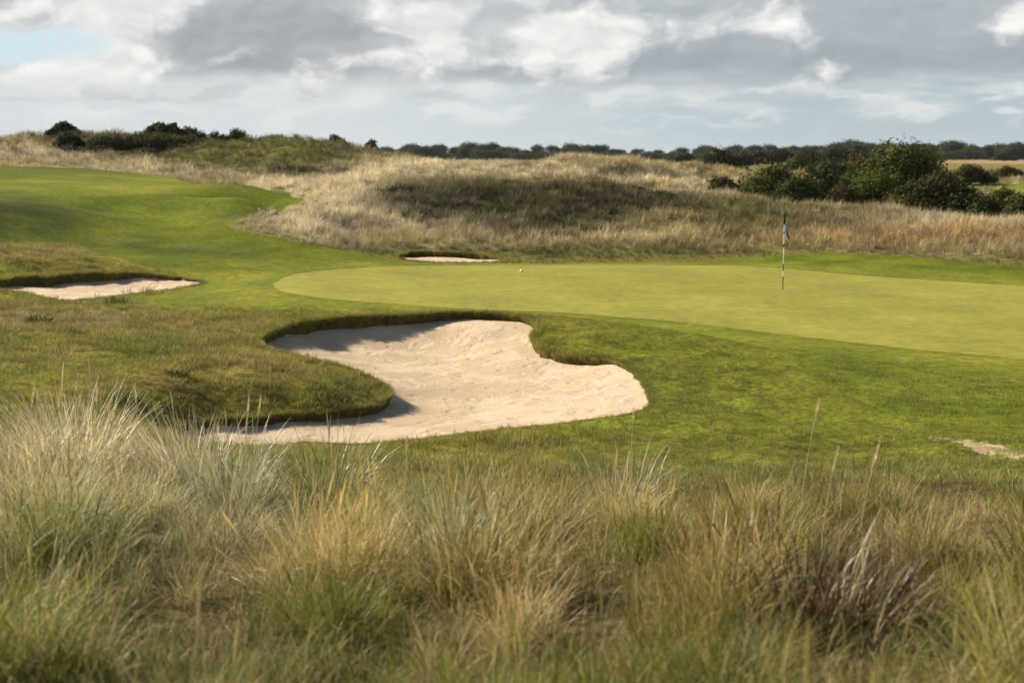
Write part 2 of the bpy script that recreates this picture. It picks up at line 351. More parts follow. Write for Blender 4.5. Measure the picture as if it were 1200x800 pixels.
# ------------------------------------------------------------------ object helpers
def new_mesh(name, V, F, smooth=True):
    me = bpy.data.meshes.new(name); V = np.asarray(V, np.float32); F = np.asarray(F, np.int32)
    n, k = F.shape
    me.vertices.add(len(V)); me.vertices.foreach_set('co', V.ravel())
    me.loops.add(n*k); me.loops.foreach_set('vertex_index', F.ravel())
    me.polygons.add(n); me.polygons.foreach_set('loop_start', np.arange(0, n*k, k, dtype=np.int32))
    me.polygons.foreach_set('use_smooth', np.full(n, smooth)); me.update(calc_edges=True); return me
def vcol(me, name, C):
    a = me.attributes.new(name, 'FLOAT_COLOR', 'POINT'); C = np.asarray(C, np.float32)
    if C.shape[1] == 3: C = np.c_[C, np.ones(len(C), np.float32)]
    a.data.foreach_set('color', C.ravel())
def obj(name, me, mat=None, parent=None):
    o = bpy.data.objects.new(name, me); COL.objects.link(o)
    if mat: me.materials.clear(); me.materials.append(mat)
    if parent: o.parent = parent
    return o
def tag(o, label, cat=None, group=None, kind=None):
    o['label'] = label
    if cat: o['category'] = cat
    if group: o['group'] = group
    if kind: o['kind'] = kind
    return o
def empty(name, loc, rz=0.0):
    o = bpy.data.objects.new(name, None); COL.objects.link(o); o.location = loc; o.rotation_euler = (0, 0, rz)
    o.empty_display_size = .2; return o
def copy_tree(o, parent=None):
    c = o.copy(); COL.objects.link(c)
    if parent: c.parent = parent
    for ch in list(o.children): copy_tree(ch, c)
    return c

# ------------------------------------------------------------------ materials
def mat(name):
    m = bpy.data.materials.new(name); m.use_nodes = True; t = m.node_tree; t.nodes.clear()
    o = t.nodes.new('ShaderNodeOutputMaterial'); return m, t, o
def princ(t, col, rough=.8, spec=.2, normal=None):
    b = t.nodes.new('ShaderNodeBsdfPrincipled'); lk(t, col, b.inputs['Base Color']); lk(t, rough, b.inputs['Roughness'])
    b.inputs['Specular IOR Level'].default_value = spec
    if normal is not None: t.links.new(normal.k, b.inputs['Normal'])
    return N(t, b.outputs[0])
def attr(t, name, kind='GEOMETRY', out='Color'):
    n = t.nodes.new('ShaderNodeAttribute'); n.attribute_name = name; n.attribute_type = kind; return N(t, n.outputs[out])
def pos(t):
    n = t.nodes.new('ShaderNodeNewGeometry'); return N(t, n.outputs['Position'])
def bump(t, h, strength, dist):
    n = t.nodes.new('ShaderNodeBump'); n.inputs['Strength'].default_value = strength; n.inputs['Distance'].default_value = dist
    t.links.new(h.k, n.inputs['Height']); return N(t, n.outputs[0])
def scl(t, v, s):
    n = t.nodes.new('ShaderNodeVectorMath'); n.operation = 'MULTIPLY'; t.links.new(v.k, n.inputs[0]); n.inputs[1].default_value = s; return N(t, n.outputs[0])
def m_soil():
    m, t, o = mat('turf_soil'); p = pos(t); c = attr(t, 'col')
    f = noise(t, p, 9.0, 5, .65); g = noise(t, p, 60.0, 3, .6)
    c2 = mulc(t, c, mix(t, f.smooth(.3, .7), (.55, .55, .5), (1.35, 1.3, 1.2)))
    c2 = mulc(t, c2, mix(t, g.smooth(.3, .7), (.7, .7, .7), (1.25, 1.25, 1.25)))
    s = princ(t, c2, .95, .05, bump(t, f*.6+g*.4, .9, .05)); t.links.new(s.k, o.inputs[0]); return m
def m_mown(name, stripe, fine, c_lo, c_hi, rough=.75, cst=.16):
    m, t, o = mat(name); p = pos(t); c = attr(t, 'col')
    a = noise(t, scl(t, p, (1, 1, .2)), .55, 4, .6); b = noise(t, scl(t, p, (1.0, 1.0, .2)), fine, 4, .65); d = noise(t, p, 160.0, 2, .6)
    c2 = mulc(t, c, mix(t, a.smooth(.3, .7), c_lo, c_hi))
    e = noise(t, scl(t, p, (1.0, 1.0, .2)), fine*3.3, 3, .7)
    c2 = mulc(t, c2, mix(t, b.smooth(.3, .7), (1-cst, 1-cst*.9, 1-cst), (1+cst*.9, 1+cst*.8, 1+cst*.5)))
    c2 = mix(t, (e.smooth(.60, .78)*cst), c2, (.22, .185, .06))
    c2 = mulc(t, c2, mix(t, d.smooth(.25, .75), (.86, .86, .86), (1.14, 1.14, 1.14)))
    s = princ(t, c2, rough, .04, bump(t, b*.5+d*.5, stripe, .012)); t.links.new(s.k, o.inputs[0]); return m
def m_sand(rake):
    m, t, o = mat('bunker_sand'); p = pos(t)
    wz = t.nodes.new('ShaderNodeTexWave'); wz.wave_type = 'RINGS'; wz.rings_direction = 'SPHERICAL'; wz.inputs['Scale'].default_value = 1.0
    wz.inputs['Distortion'].default_value = 8.0; wz.inputs['Detail'].default_value = 2.0; wz.inputs['Detail Scale'].default_value = .55
    mp = t.nodes.new('ShaderNodeMapping'); mp.inputs['Location'].default_value = (.8, -24.3, 0); mp.inputs['Scale'].default_value = (1, 1, 0)
    t.links.new(p.k, mp.inputs[0]); sc2 = scl(t, N(t, mp.outputs[0]), (7.0, 5.0, 0)); t.links.new(sc2.k, wz.inputs[0])
    big = noise(t, p, .9, 4, .6); md = noise(t, p, 5.0, 5, .65); fn = noise(t, p, 22.0, 4, .7); gr = noise(t, p, 260.0, 2, .6)
    col = mix(t, big.smooth(.3, .7), (.60, .46, .30), (.73, .585, .405))
    col = mix(t, (md.smooth(.48, .72)*.5), col, (.54, .435, .32))
    col = mulc(t, col, mix(t, gr.smooth(.2, .8), (.86, .85, .84), (1.12, 1.12, 1.12)))
    rl = t.nodes.new('ShaderNodeVectorMath'); rl.operation = 'LENGTH'; t.links.new(mp.outputs[0], rl.inputs[0])
    fp = t.nodes.new('ShaderNodeTexVoronoi'); fp.inputs['Scale'].default_value = 2.3; t.links.new(p.k, fp.inputs['Vector'])
    foot = N(t, fp.outputs['Distance']).smooth(.10, .24)*(big.smooth(.58, .44))
    h = foot*.6+N(t, wz.outputs['Fac'])*(N(t, rl.outputs['Value']).smooth(3.4, 1.8)*rake)+md*.36+fn*.48+gr*.2
    s = princ(t, col, .95, .1, bump(t, h, 1.0, .06)); t.links.new(s.k, o.inputs[0]); return m
def m_blade(name, inst, tip, trans=.35, tip_amt=.5, straw=.55, green=0.0, gloss=(.6, .2)):
    """grass blade: colour from the tuft's tint, tips drier, light shining through"""
    m, t, o = mat(name)
    c = attr(t, 'tint', 'INSTANCER' if inst else 'GEOMETRY'); b = attr(t, 'blade')
    s = t.nodes.new('ShaderNodeSeparateColor'); t.links.new(b.k, s.inputs[0]); r, a, q = (N(t, s.outputs[i]) for i in range(3))
    c2 = mulc(t, c, mix(t, r, (.62, .66, .62), (1.42, 1.34, 1.30)))
    c2 = mix(t, (q.smooth(.60, .92)*straw), c2, (.54, .46, .28))
    if green: c2 = mix(t, (q.smooth(.28, .10)*green), c2, (.12, .165, .022))
    c2 = mix(t, (a.smooth(.35, 1.0)*tip_amt), c2, mulc(t, c2, tip))
    d = princ(t, c2, *gloss)
    tr = t.nodes.new('ShaderNodeBsdfTranslucent'); t.links.new(c2.k, tr.inputs[0])
    mx = t.nodes.new('ShaderNodeMixShader'); mx.inputs[0].default_value = trans
    t.links.new(d.k, mx.inputs[1]); t.links.new(tr.outputs[0], mx.inputs[2]); t.links.new(mx.outputs[0], o.inputs[0]); return m
def m_leaf(name, c0, c1, c2c, trans=.25):
    m, t, o = mat(name); b = attr(t, 'blade')
    s = t.nodes.new('ShaderNodeSeparateColor'); t.links.new(b.k, s.inputs[0]); r, a, q = (N(t, s.outputs[i]) for i in range(3))
    c = mix(t, r, c0, c1); c = mix(t, a.smooth(.45, .9), c, c2c)
    d = princ(t, c, .75, .08); tr = t.nodes.new('ShaderNodeBsdfTranslucent'); t.links.new(c.k, tr.inputs[0])
    mx = t.nodes.new('ShaderNodeMixShader'); mx.inputs[0].default_value = trans
    t.links.new(d.k, mx.inputs[1]); t.links.new(tr.outputs[0], mx.inputs[2]); t.links.new(mx.outputs[0], o.inputs[0]); return m
def m_plain(name, c, rough=.6, spec=.3, var=.2, sc=30.0):
    m, t, o = mat(name); f = noise(t, pos(t), sc, 4, .6)
    col = mulc(t, c, mix(t, f.smooth(.3, .7), (1-var,)*3, (1+var,)*3)); s = princ(t, col, rough, spec); t.links.new(s.k, o.inputs[0]); return m

# ------------------------------------------------------------------ ground: one triangulation, split by cover
def build_ground():
    vs = np.concatenate([np.arange(math.log(2.0), math.log(16), .014), np.arange(math.log(16), math.log(53), .0045), np.arange(math.log(53), math.log(150), .007),
                         np.arange(math.log(150), math.log(900), .035), np.arange(math.log(900), math.log(9000), .15)])
    us = np.concatenate([np.arange(-1.2, -.43, .06), np.arange(-.42, .421, .0055), np.arange(.44, 1.2, .06)])
    U, V = np.meshgrid(us, vs); Y = np.exp(V).ravel(); X = U.ravel()*Y
    rgj = np.random.default_rng(2); 
    loops = [RIM['big'], RIM['left'], RIM['back'], GREEN, APRON, PATCH, FIELD, FAR_FAIRWAY, HOLE]
    keep = np.ones(len(X), bool)
    for q in loops[:6]:
        k = (Y > q[:, 1].min()-1) & (Y < q[:, 1].max()+1) & (np.abs(X/Y) < .6)
        d = edge_dist(q, X[k], Y[k]); kk = np.flatnonzero(k); keep[kk[d < .0016*Y[kk]]] = False
    X, Y = X[keep], Y[keep]
    pts = np.stack([X, Y], 1); edges = []; base = len(pts); allp = [pts]
    for q in loops:
        n = len(q); edges += [(base+i, base+(i+1) % n) for i in range(n)]; base += n; allp.append(q)
    P = np.concatenate(allp); u, v = uv(P[:, 0], P[:, 1])
    res = delaunay_2d_cdt([Vector((float(a), float(b))) for a, b in zip(u, v)], edges, [], 0, 1e-7)
    VV = np.array([(p.x, p.y) for p in res[0]]); T = np.array([f for f in res[2] if len(f) == 3])
    Y = np.exp(VV[:, 1]); X = VV[:, 0]*Y
    cx, cy = X[T].mean(1), Y[T].mean(1)
    area = (X[T[:, 1]]-X[T[:, 0]])*(Y[T[:, 2]]-Y[T[:, 0]])-(X[T[:, 2]]-X[T[:, 0]])*(Y[T[:, 1]]-Y[T[:, 0]])
    T[area < 0] = T[area < 0][:, ::-1]
    cls = np.zeros(len(T), int)
    cls[inside(APRON, cx, cy)] = 2; cls[inside(GREEN, cx, cy)] = 1; cls[inside(FAR_FAIRWAY, cx, cy)] = 3; cls[inside(FIELD, cx, cy)] = 4; cls[inside(PATCH, cx, cy)] = 5; cls[inside(HOLE, cx, cy)] = 99
    for i, n in enumerate(('big', 'left', 'back')): cls[inside(RIM[n], cx, cy)] = 6+i
    Z = z_ground(X, Y)
    return X, Y, Z, T, cls
GX, GY, GZ, GT, GCLS = build_ground()

def ell_w(px, py, lst):
    w = np.zeros(np.shape(px))
    for cx, cy, rx, ry, a in lst: w = np.maximum(w, a*np.exp(-(((px-cx)/rx)**2+((py-cy)/ry)**2)**1.5))
    return w
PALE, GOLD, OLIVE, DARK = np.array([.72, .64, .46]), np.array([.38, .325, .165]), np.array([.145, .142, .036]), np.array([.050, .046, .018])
def dune_cover(X, Y, Z):
    """tint of the dune grass; dark / olive weights hold vegetation and painted face shade"""
    px, py = project(X, Y, Z)
    n = fbm(X*.35, Y*.22, 61, 4)-.5; n2 = fbm(X*1.2, Y*.8, 62, 3)-.5
    px, py = px+n*60, py+n*14+n2*8
    dk = ell_w(px, py, [(560, 238, 120, 27, 1.0), (680, 240, 125, 28, 1.0), (780, 240, 70, 18, .9), (490, 240, 60, 17, .9), (640, 264, 130, 15, .75), (860, 255, 60, 14, .45), (960, 262, 50, 10, .4)])*sstep(52, 55, Y)*(1-sstep(69, 72, Y))  # dark growth on the middle dune, with its face shade put into the colour
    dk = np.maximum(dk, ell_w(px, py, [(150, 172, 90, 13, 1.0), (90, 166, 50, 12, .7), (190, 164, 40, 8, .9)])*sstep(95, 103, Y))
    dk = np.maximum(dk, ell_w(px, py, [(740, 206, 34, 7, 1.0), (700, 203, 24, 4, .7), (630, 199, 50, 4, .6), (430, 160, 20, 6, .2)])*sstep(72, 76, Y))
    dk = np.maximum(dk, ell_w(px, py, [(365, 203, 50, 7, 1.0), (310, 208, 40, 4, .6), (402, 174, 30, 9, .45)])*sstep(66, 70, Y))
    ol = ell_w(px, py, [(290, 178, 125, 26, 1.35), (900, 262, 70, 18, .7), (980, 262, 60, 14, .45), (440, 178, 50, 9, .6), (560, 205, 60, 6, .35), (470, 222, 40, 6, .5), (900, 250, 80, 12, .6), (1050, 258, 50, 8, .35)])  # olive growth; the left dune's near-side shade is mixed into the colour
    ol = np.maximum(ol, sstep(286, 300, py)*(1-sstep(900, 1020, px))*(Y < 56)*.95)                      # greener foot of the dune behind the green
    ol = np.maximum(ol, sstep(296, 304, py)*(Y < 56)*.9)
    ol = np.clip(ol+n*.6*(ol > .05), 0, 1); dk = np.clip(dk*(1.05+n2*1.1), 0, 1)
    pw = ell_w(px, py, [(380, 240, 100, 42, 1.2), (480, 264, 100, 14, 1.0), (520, 200, 130, 11, .9), (250, 198, 170, 9, 1.0), (700, 184, 110, 6, .8), (640, 203, 150, 4, 1.0), (760, 214, 80, 4, 1.0), (440, 200, 60, 8, 1.0), (860, 222, 60, 8, .6), (30, 180, 90, 8, .8), (1100, 258, 160, 12, .6), (820, 232, 60, 5, .8), (700, 286, 160, 8, .35)])
    pw = np.clip(pw, 0, 1); c = GOLD[None]*(1-pw[:, None])+PALE[None]*pw[:, None]
    or_ = ell_w(px, py, [(1080, 280, 160, 12, .55), (900, 284, 60, 8, .4)]); c = c*(1-or_[:, None])+or_[:, None]*np.array([.46, .29, .14])
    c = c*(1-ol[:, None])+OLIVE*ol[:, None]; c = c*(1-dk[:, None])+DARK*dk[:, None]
    c = c*(1+n2[:, None]*.9)*(1+n[:, None]*.5)
    return np.clip(c, .01, 1), dk, ol
def rough_cover(X, Y, Z):
    px, py = project(X, Y, Z)
    n = fbm(X*.7, Y*.5, 71, 4)-.5; n2 = fbm(X*2.2, Y*1.6, 72, 3)-.5
    green, brown, lush, grey = np.array([.25, .255, .034]), np.array([.29, .225, .075]), np.array([.165, .195, .020]), np.array([.30, .25, .14])
    b = np.clip(.06+n*2.6, 0, 1); b = b*(1-sstep(420, 640, px)*.85)
    b = np.maximum(b, ell_w(px, py, [(120, 385, 90, 14, .6), (60, 415, 70, 10, .65), (220, 452, 120, 12, .5), (40, 300, 60, 10, .8), (0, 375, 60, 16, .6)]))
    c = green*(1-b[:, None])+brown*b[:, None]
    l = np.maximum(sstep(600, 760, px)*.85, ell_w(px, py, [(170, 408, 50, 14, .9), (400, 455, 60, 14, .7), (150, 470, 50, 12, .8), (130, 358, 30, 8, .8)]))
    l = l*np.clip(.95+n2*.5, 0, 1); c = c*(1-l[:, None])+lush*l[:, None]
    g = ell_w(px, py, [(110, 375, 60, 10, .7), (20, 372, 40, 14, .6), (240, 395, 50, 8, .4)])*np.clip(.7+n2*2, 0, 1); c = c*(1-g[:, None])+grey*g[:, None]
    dry = sstep(500, 560, py)*(px > 380)*.35; c = c*(1-dry[:, None])+np.array([.2, .17, .06])*dry[:, None]
    return np.clip(c*(1+n2[:, None]*1.0), .008, 1)
def near_cover(X, Y, Z):
    n = (fbm(X*.9, Y*.9, 81, 3)-.5)*1.3; n2 = fbm(X*1.9, Y*1.9, 82, 3)-.5; px, _ = project(X, Y, Z)
    green, straw, red, silver = np.array([.165, .195, .020]), np.array([.60, .485, .235]), np.array([.31, .165, .052]), np.array([.70, .63, .43])
    s = np.clip(.26+n*2.4, 0, 1); c = green*(1-s[:, None])+straw*s[:, None]
    r = np.clip(.35+n2*2.0, 0, 1)*sstep(250, 750, px)*.55; c = c*(1-r[:, None])+red*r[:, None]
    k = (1-sstep(250, 480, px))*sstep(6, 9, Y)*np.clip(.6+n2*1.5, 0, 1); c = c*(1-k[:, None])+silver*k[:, None]
    return np.clip(c, .01, 1)
def land_colour(X, Y, Z):
    n = len(X); c = np.empty((n, 3)); d = Y
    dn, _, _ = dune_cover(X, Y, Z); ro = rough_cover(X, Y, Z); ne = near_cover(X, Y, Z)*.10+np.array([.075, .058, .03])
    w1 = sstep(46, 50, d)[:, None]; w0 = sstep(13, 16, d)[:, None]
    c = ne*(1-w0)+ro*.8*w0; c = c*(1-w1)+dn*.75*w1
    sel = (Y > 46) & (Y < 90); ed = np.full(n, 9.0); ed[sel] = edge_dist(APRON[::2], X[sel], Y[sel]); e_ = np.exp(-(ed/1.8)**2)[:, None]*.9; c = c*(1-e_)+np.array([.17, .16, .045])*e_
    far = sstep(150, 240, d)[:, None]; f = fbm(X*.02, Y*.008, 91, 3)[:, None]
    c = c*(1-far)+far*(np.array([.12, .125, .04])*(1-f)+np.array([.28, .22, .10])*f)
    return np.clip(c, .01, 1)
def sub(cls, zf=None):
    T = GT[np.isin(GCLS, cls)]; idx, inv = np.unique(T, return_inverse=True); T = inv.reshape(-1, 3)
    return idx, T
def px_wobble(X, Y, Z):
    px, py = project(X, Y, Z); return px, py
MS = m_soil()
# rough ground, with the earth walls of the bunker lips
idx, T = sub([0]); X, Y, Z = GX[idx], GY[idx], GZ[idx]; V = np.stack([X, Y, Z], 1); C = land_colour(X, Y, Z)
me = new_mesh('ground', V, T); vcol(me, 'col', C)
tag(obj('ground', me, MS), 'hummocky dune land with rough grass around the green', kind='structure')
def lip_wall(name):
    q = RIM[name]; zr, lip = LIPH[name]; n = len(q)
    tg = np.roll(q, -2, 0)-np.roll(q, 2, 0); nm = np.stack([-tg[:, 1], tg[:, 0]], 1); nm /= np.linalg.norm(nm, axis=1)[:, None]
    ctr_in = inside(q, q[:, 0]+nm[:, 0]*.05, q[:, 1]+nm[:, 1]*.05).mean()
    if ctr_in < .5: nm = -nm
    rows = []
    for f, off in ((0, 0), (.12, .03), (.45, .02), (.8, -.02), (1.3, -.03)):
        o = off+(fbm(q[:, 0]*9+f*7, q[:, 1]*9, 55, 2)-.5)*.05*(f > 0)
        rows.append(np.stack([q[:, 0]+nm[:, 0]*o, q[:, 1]+nm[:, 1]*o, zr+.004-f*(lip+.02)], 1))
    V = np.concatenate(rows); F = []
    for r in range(len(rows)-1):
        for i in range(n): j = (i+1) % n; F.append((r*n+i, r*n+j, (r+1)*n+j, (r+1)*n+i))
    me = new_mesh('bunker_lip', V, F); g = fbm(V[:, 0]*5, V[:, 1]*5, 66, 3)[:, None]
    vcol(me, 'col', np.array([.10, .075, .035])*(1-g)+np.array([.13, .12, .03])*g)
    return me
for name, lb in (('big', 'turf and earth lip around the large front bunker'), ('left', 'turf and earth lip around the bunker at the left edge'), ('back', 'turf and earth lip around the small bunker behind the green')):
    tag(obj('bunker_edge', lip_wall(name), MS), lb, kind='structure')
# mown surfaces
MG = m_mown('green_turf', .25, 3.0, (.90, .93, .9), (1.10, 1.06, 1.05)); MF = m_mown('fairway_turf', .6, 5.0, (.74, .80, .7), (1.22, 1.16, 1.1), cst=.30)
idx, T = sub([1]); X, Y, Z = GX[idx], GY[idx], GZ[idx]; px, py = project(X, Y, Z)
g1, g2 = np.array([.275, .265, .056]), np.array([.238, .234, .047])
w = np.clip(.5+(fbm(X*.25, Y*.25, 101, 3)-.5)*1.6+.25*np.sin(X*2*math.pi/3.6+Y*.5), 0, 1)[:, None]
me = new_mesh('putting_green', np.stack([X, Y, Z], 1), T); vcol(me, 'col', g1*w+g2*(1-w))
tag(obj('putting_green', me, MG), 'smooth yellow green putting surface around the flagstick', kind='structure')
idx, T = sub([2]); X, Y, Z = GX[idx], GY[idx], GZ[idx]; px, py = project(X, Y, Z)
w = np.clip(.5+(fbm(X*.3, Y*.3, 102, 3)-.5)*2.2, 0, 1)[:, None]
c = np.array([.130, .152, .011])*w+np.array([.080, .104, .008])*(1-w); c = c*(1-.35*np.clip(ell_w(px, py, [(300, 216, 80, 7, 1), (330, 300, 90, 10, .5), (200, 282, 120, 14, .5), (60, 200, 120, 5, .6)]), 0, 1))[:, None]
plateau_lit = (ell_w(px, py, [(130, 216, 200, 14, 1), (250, 320, 90, 20, .5)])*np.clip(.7+(fbm(X*.2, Y*.2, 9, 2)-.5)*1.5, 0, 1))[:, None]; c = c*(1-plateau_lit)+np.array([.205, .215, .024])*plateau_lit  # plateau's sunlit top painted lighter into the turf colour
hk = (ell_w(px, py, [(0, 250, 95, 20, 1.0), (30, 262, 90, 12, .7)])*np.clip(.9+(fbm(X*.8, Y*.8, 29, 3)-.5)*1.6, 0, 1))[:, None]; c = c*(1-hk)+np.array([.052, .060, .011])*hk  # dark mown mound, with shade below its crest put into the colour
rb = (ell_w(px, py, [(1080, 455, 200, 40, .8), (930, 418, 60, 14, .5), (1150, 315, 120, 10, .4)])*np.clip(.9+(fbm(X*1.5, Y*1.5, 49, 3)-.5)*1.2, 0, 1))[:, None]; c = c*(1-rb)+np.array([.115, .14, .016])*rb
br = (ell_w(px, py, [(300, 258, 60, 8, .7), (100, 285, 60, 8, .5), (250, 290, 60, 5, .4)])*np.clip(.5+(fbm(X*1.2, Y*1.2, 19, 3)-.5)*3, 0, 1))[:, None]; c = c*(1-br)+np.array([.19, .165, .06])*br
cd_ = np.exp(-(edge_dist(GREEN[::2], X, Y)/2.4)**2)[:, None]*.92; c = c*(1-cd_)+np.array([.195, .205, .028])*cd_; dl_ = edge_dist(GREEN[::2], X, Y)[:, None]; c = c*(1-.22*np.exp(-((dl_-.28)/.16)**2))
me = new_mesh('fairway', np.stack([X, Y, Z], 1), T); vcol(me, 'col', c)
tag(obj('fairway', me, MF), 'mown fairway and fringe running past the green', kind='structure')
idx, T = sub([3]); X, Y, Z = GX[idx], GY[idx], GZ[idx]
me = new_mesh('fairway', np.stack([X, Y, Z], 1), T); vcol(me, 'col', np.tile([.14, .18, .03], (len(X), 1)))
tag(obj('fairway', me, MF), 'distant strip of mown fairway beyond the bushes', kind='structure')
idx, T = sub([4]); X, Y, Z = GX[idx], GY[idx], GZ[idx]
me = new_mesh('field', np.stack([X, Y, Z], 1), T); vcol(me, 'col', np.array([.36, .24, .13])*(.85+.3*fbm(X*.05, Y*.02, 5, 3)[:, None]))
tag(obj('field', me, MS), 'tan harvested field before the far treeline', kind='structure')
MSAND = m_sand(.09)
for i, (name, lb) in enumerate((('big', 'raked pale sand of the large front bunker'), ('left', 'pale sand of the bunker at the left edge'), ('back', 'pale sand of the small bunker behind the green'))):
    idx, T = sub([6+i]); X, Y = GX[idx], GY[idx]
    me = new_mesh('bunker_sand', np.stack([X, Y, z_sand(name, X, Y)], 1), T)
    tag(obj('bunker_sand', me, MSAND), lb, kind='structure')
idx, T = sub([5]); me = new_mesh('bare_sand', np.stack([GX[idx], GY[idx], GZ[idx]], 1), T)
ps_ = np.array([.42, .335, .21])*(.75+.5*fbm(GX[idx]*5, GY[idx]*5, 88, 3)[:, None]); vcol(me, 'col', ps_)
tag(obj('bare_sand', me, MS), 'bare sandy scrape in the turf near the right edge', kind='structure')

# ------------------------------------------------------------------ grass
def blades(n, rad, length, width, lean, bend, seg=4, rg=None, lean_dir=None, splay=1.0, twist=.6, head=0.0):
    """n grass blades around a tuft's root: returns vertices, quads and (random, height along, random) per vertex"""
    rg = rg or rng
    r = rad*np.sqrt(rg.random(n)); a = rg.random(n)*2*math.pi; x0, y0 = r*np.cos(a), r*np.sin(a)
    h = a+rg.normal(0, .7, n); 
    L = length*(.55+.6*rg.random(n)); th0 = np.abs(rg.normal(lean, lean*.5, n))*(.35+.65*splay*r/max(rad, 1e-6)); bd = bend*(.3+1.2*rg.random(n))
    hx, hy = np.cos(h), np.sin(h)
    if lean_dir is not None:
        hx, hy = hx+lean_dir[0], hy+lean_dir[1]; q = np.hypot(hx, hy)+1e-6; hx, hy = hx/q, hy/q
    face = np.arctan2(hy, hx)+math.pi/2+rg.normal(0, twist, n); wx, wy = np.cos(face), np.sin(face)
    W = width*(.6+.8*rg.random(n)); P = np.zeros((n, seg+1, 3)); P[:, 0, 0], P[:, 0, 1] = x0, y0
    for s in range(seg):
        th = th0+bd*((s+.5)/seg)**1.6; P[:, s+1, 0] = P[:, s, 0]+hx*np.sin(th)*L/seg; P[:, s+1, 1] = P[:, s, 1]+hy*np.sin(th)*L/seg; P[:, s+1, 2] = P[:, s, 2]+np.cos(th)*L/seg
    P[:, 0, 2] -= .02
    tt = np.linspace(0, 1, seg+1); prof = np.where(tt < .3, .75+.8*tt, 1.0*(1-((tt-.3)/.7)**1.6)+.06)
    ww = W[:, None]*prof[None]*.5
    A = P.copy(); B = P.copy(); A[..., 0] -= wx[:, None]*ww; A[..., 1] -= wy[:, None]*ww; B[..., 0] += wx[:, None]*ww; B[..., 1] += wy[:, None]*ww
    V = np.stack([A, B], 2).reshape(-1, 3)
    base = (np.arange(n)*(seg+1)*2)[:, None]+(np.arange(seg)*2)[None]; base = base.ravel()
    Fq = np.stack([base, base+1, base+3, base+2], 1)
    c = np.stack([np.repeat(rg.random(n), (seg+1)*2), np.tile(np.repeat(tt, 2), n), np.repeat(rg.random(n), (seg+1)*2)], 1)
    return V, Fq, c
def heads(n, rad, length, rg, hw=.012, hl=.13):
    """flowering stems: thin stalk with a slender seed head near the tip"""
    r = rad*np.sqrt(rg.random(n)); a = rg.random(n)*2*math.pi; out_v, out_f, out_c = [], [], []; k = 0
    for i in range(n):
        L = length*(.8+.4*rg.random()); th = abs(rg.normal(.1, .1)); hd = rg.random()*6.28; bd = .25*rg.random(); P = [np.array([r[i]*math.cos(a[i]), r[i]*math.sin(a[i]), -.02])]
        sg = 9; prof = [.0022]*6+[hw*.9, hw, hw*.75, .0015]
        for s in range(sg):
            q = th+bd*(s/sg)**2; st = L*(1-hl/L)/6 if s < 6 else hl/3
            P.append(P[-1]+np.array([math.cos(hd)*math.sin(q), math.sin(hd)*math.sin(q), math.cos(q)])*st)
        rr = rg.random(); q2 = rg.random()
        for ph in (0, math.pi/2):
            w = np.array([math.cos(hd+ph), math.sin(hd+ph), 0])
            for s, p in enumerate(P): out_v += [p-w*prof[s]*.5, p+w*prof[s]*.5]; out_c += [(rr, .0 if s < 6 else 1.0, q2)]*2
            for s in range(sg): out_f.append((k+2*s, k+2*s+1, k+2*s+3, k+2*s+2))
            k += 2*(sg+1)
    return np.array(out_v), np.array(out_f), np.array(out_c)
def join(parts):
    V, Fq, C = [], [], []; k = 0
    for v, f, c in parts: V.append(v); Fq.append(f+k); C.append(c); k += len(v)
    return np.concatenate(V), np.concatenate(Fq), np.concatenate(C)
def tuft_collection(name, makers, material):
    c = bpy.data.collections.new(name)
    for i, mk in enumerate(makers):
        V, Fq, cc = mk(np.random.default_rng(1000+i*7+len(name))); me = new_mesh('%s_%02d' % (name, i), V, Fq, False); vcol(me, 'blade', cc); me.materials.append(material)
        o = bpy.data.objects.new('%s_%02d' % (name, i), me); c.objects.link(o)
    return c, len(makers)
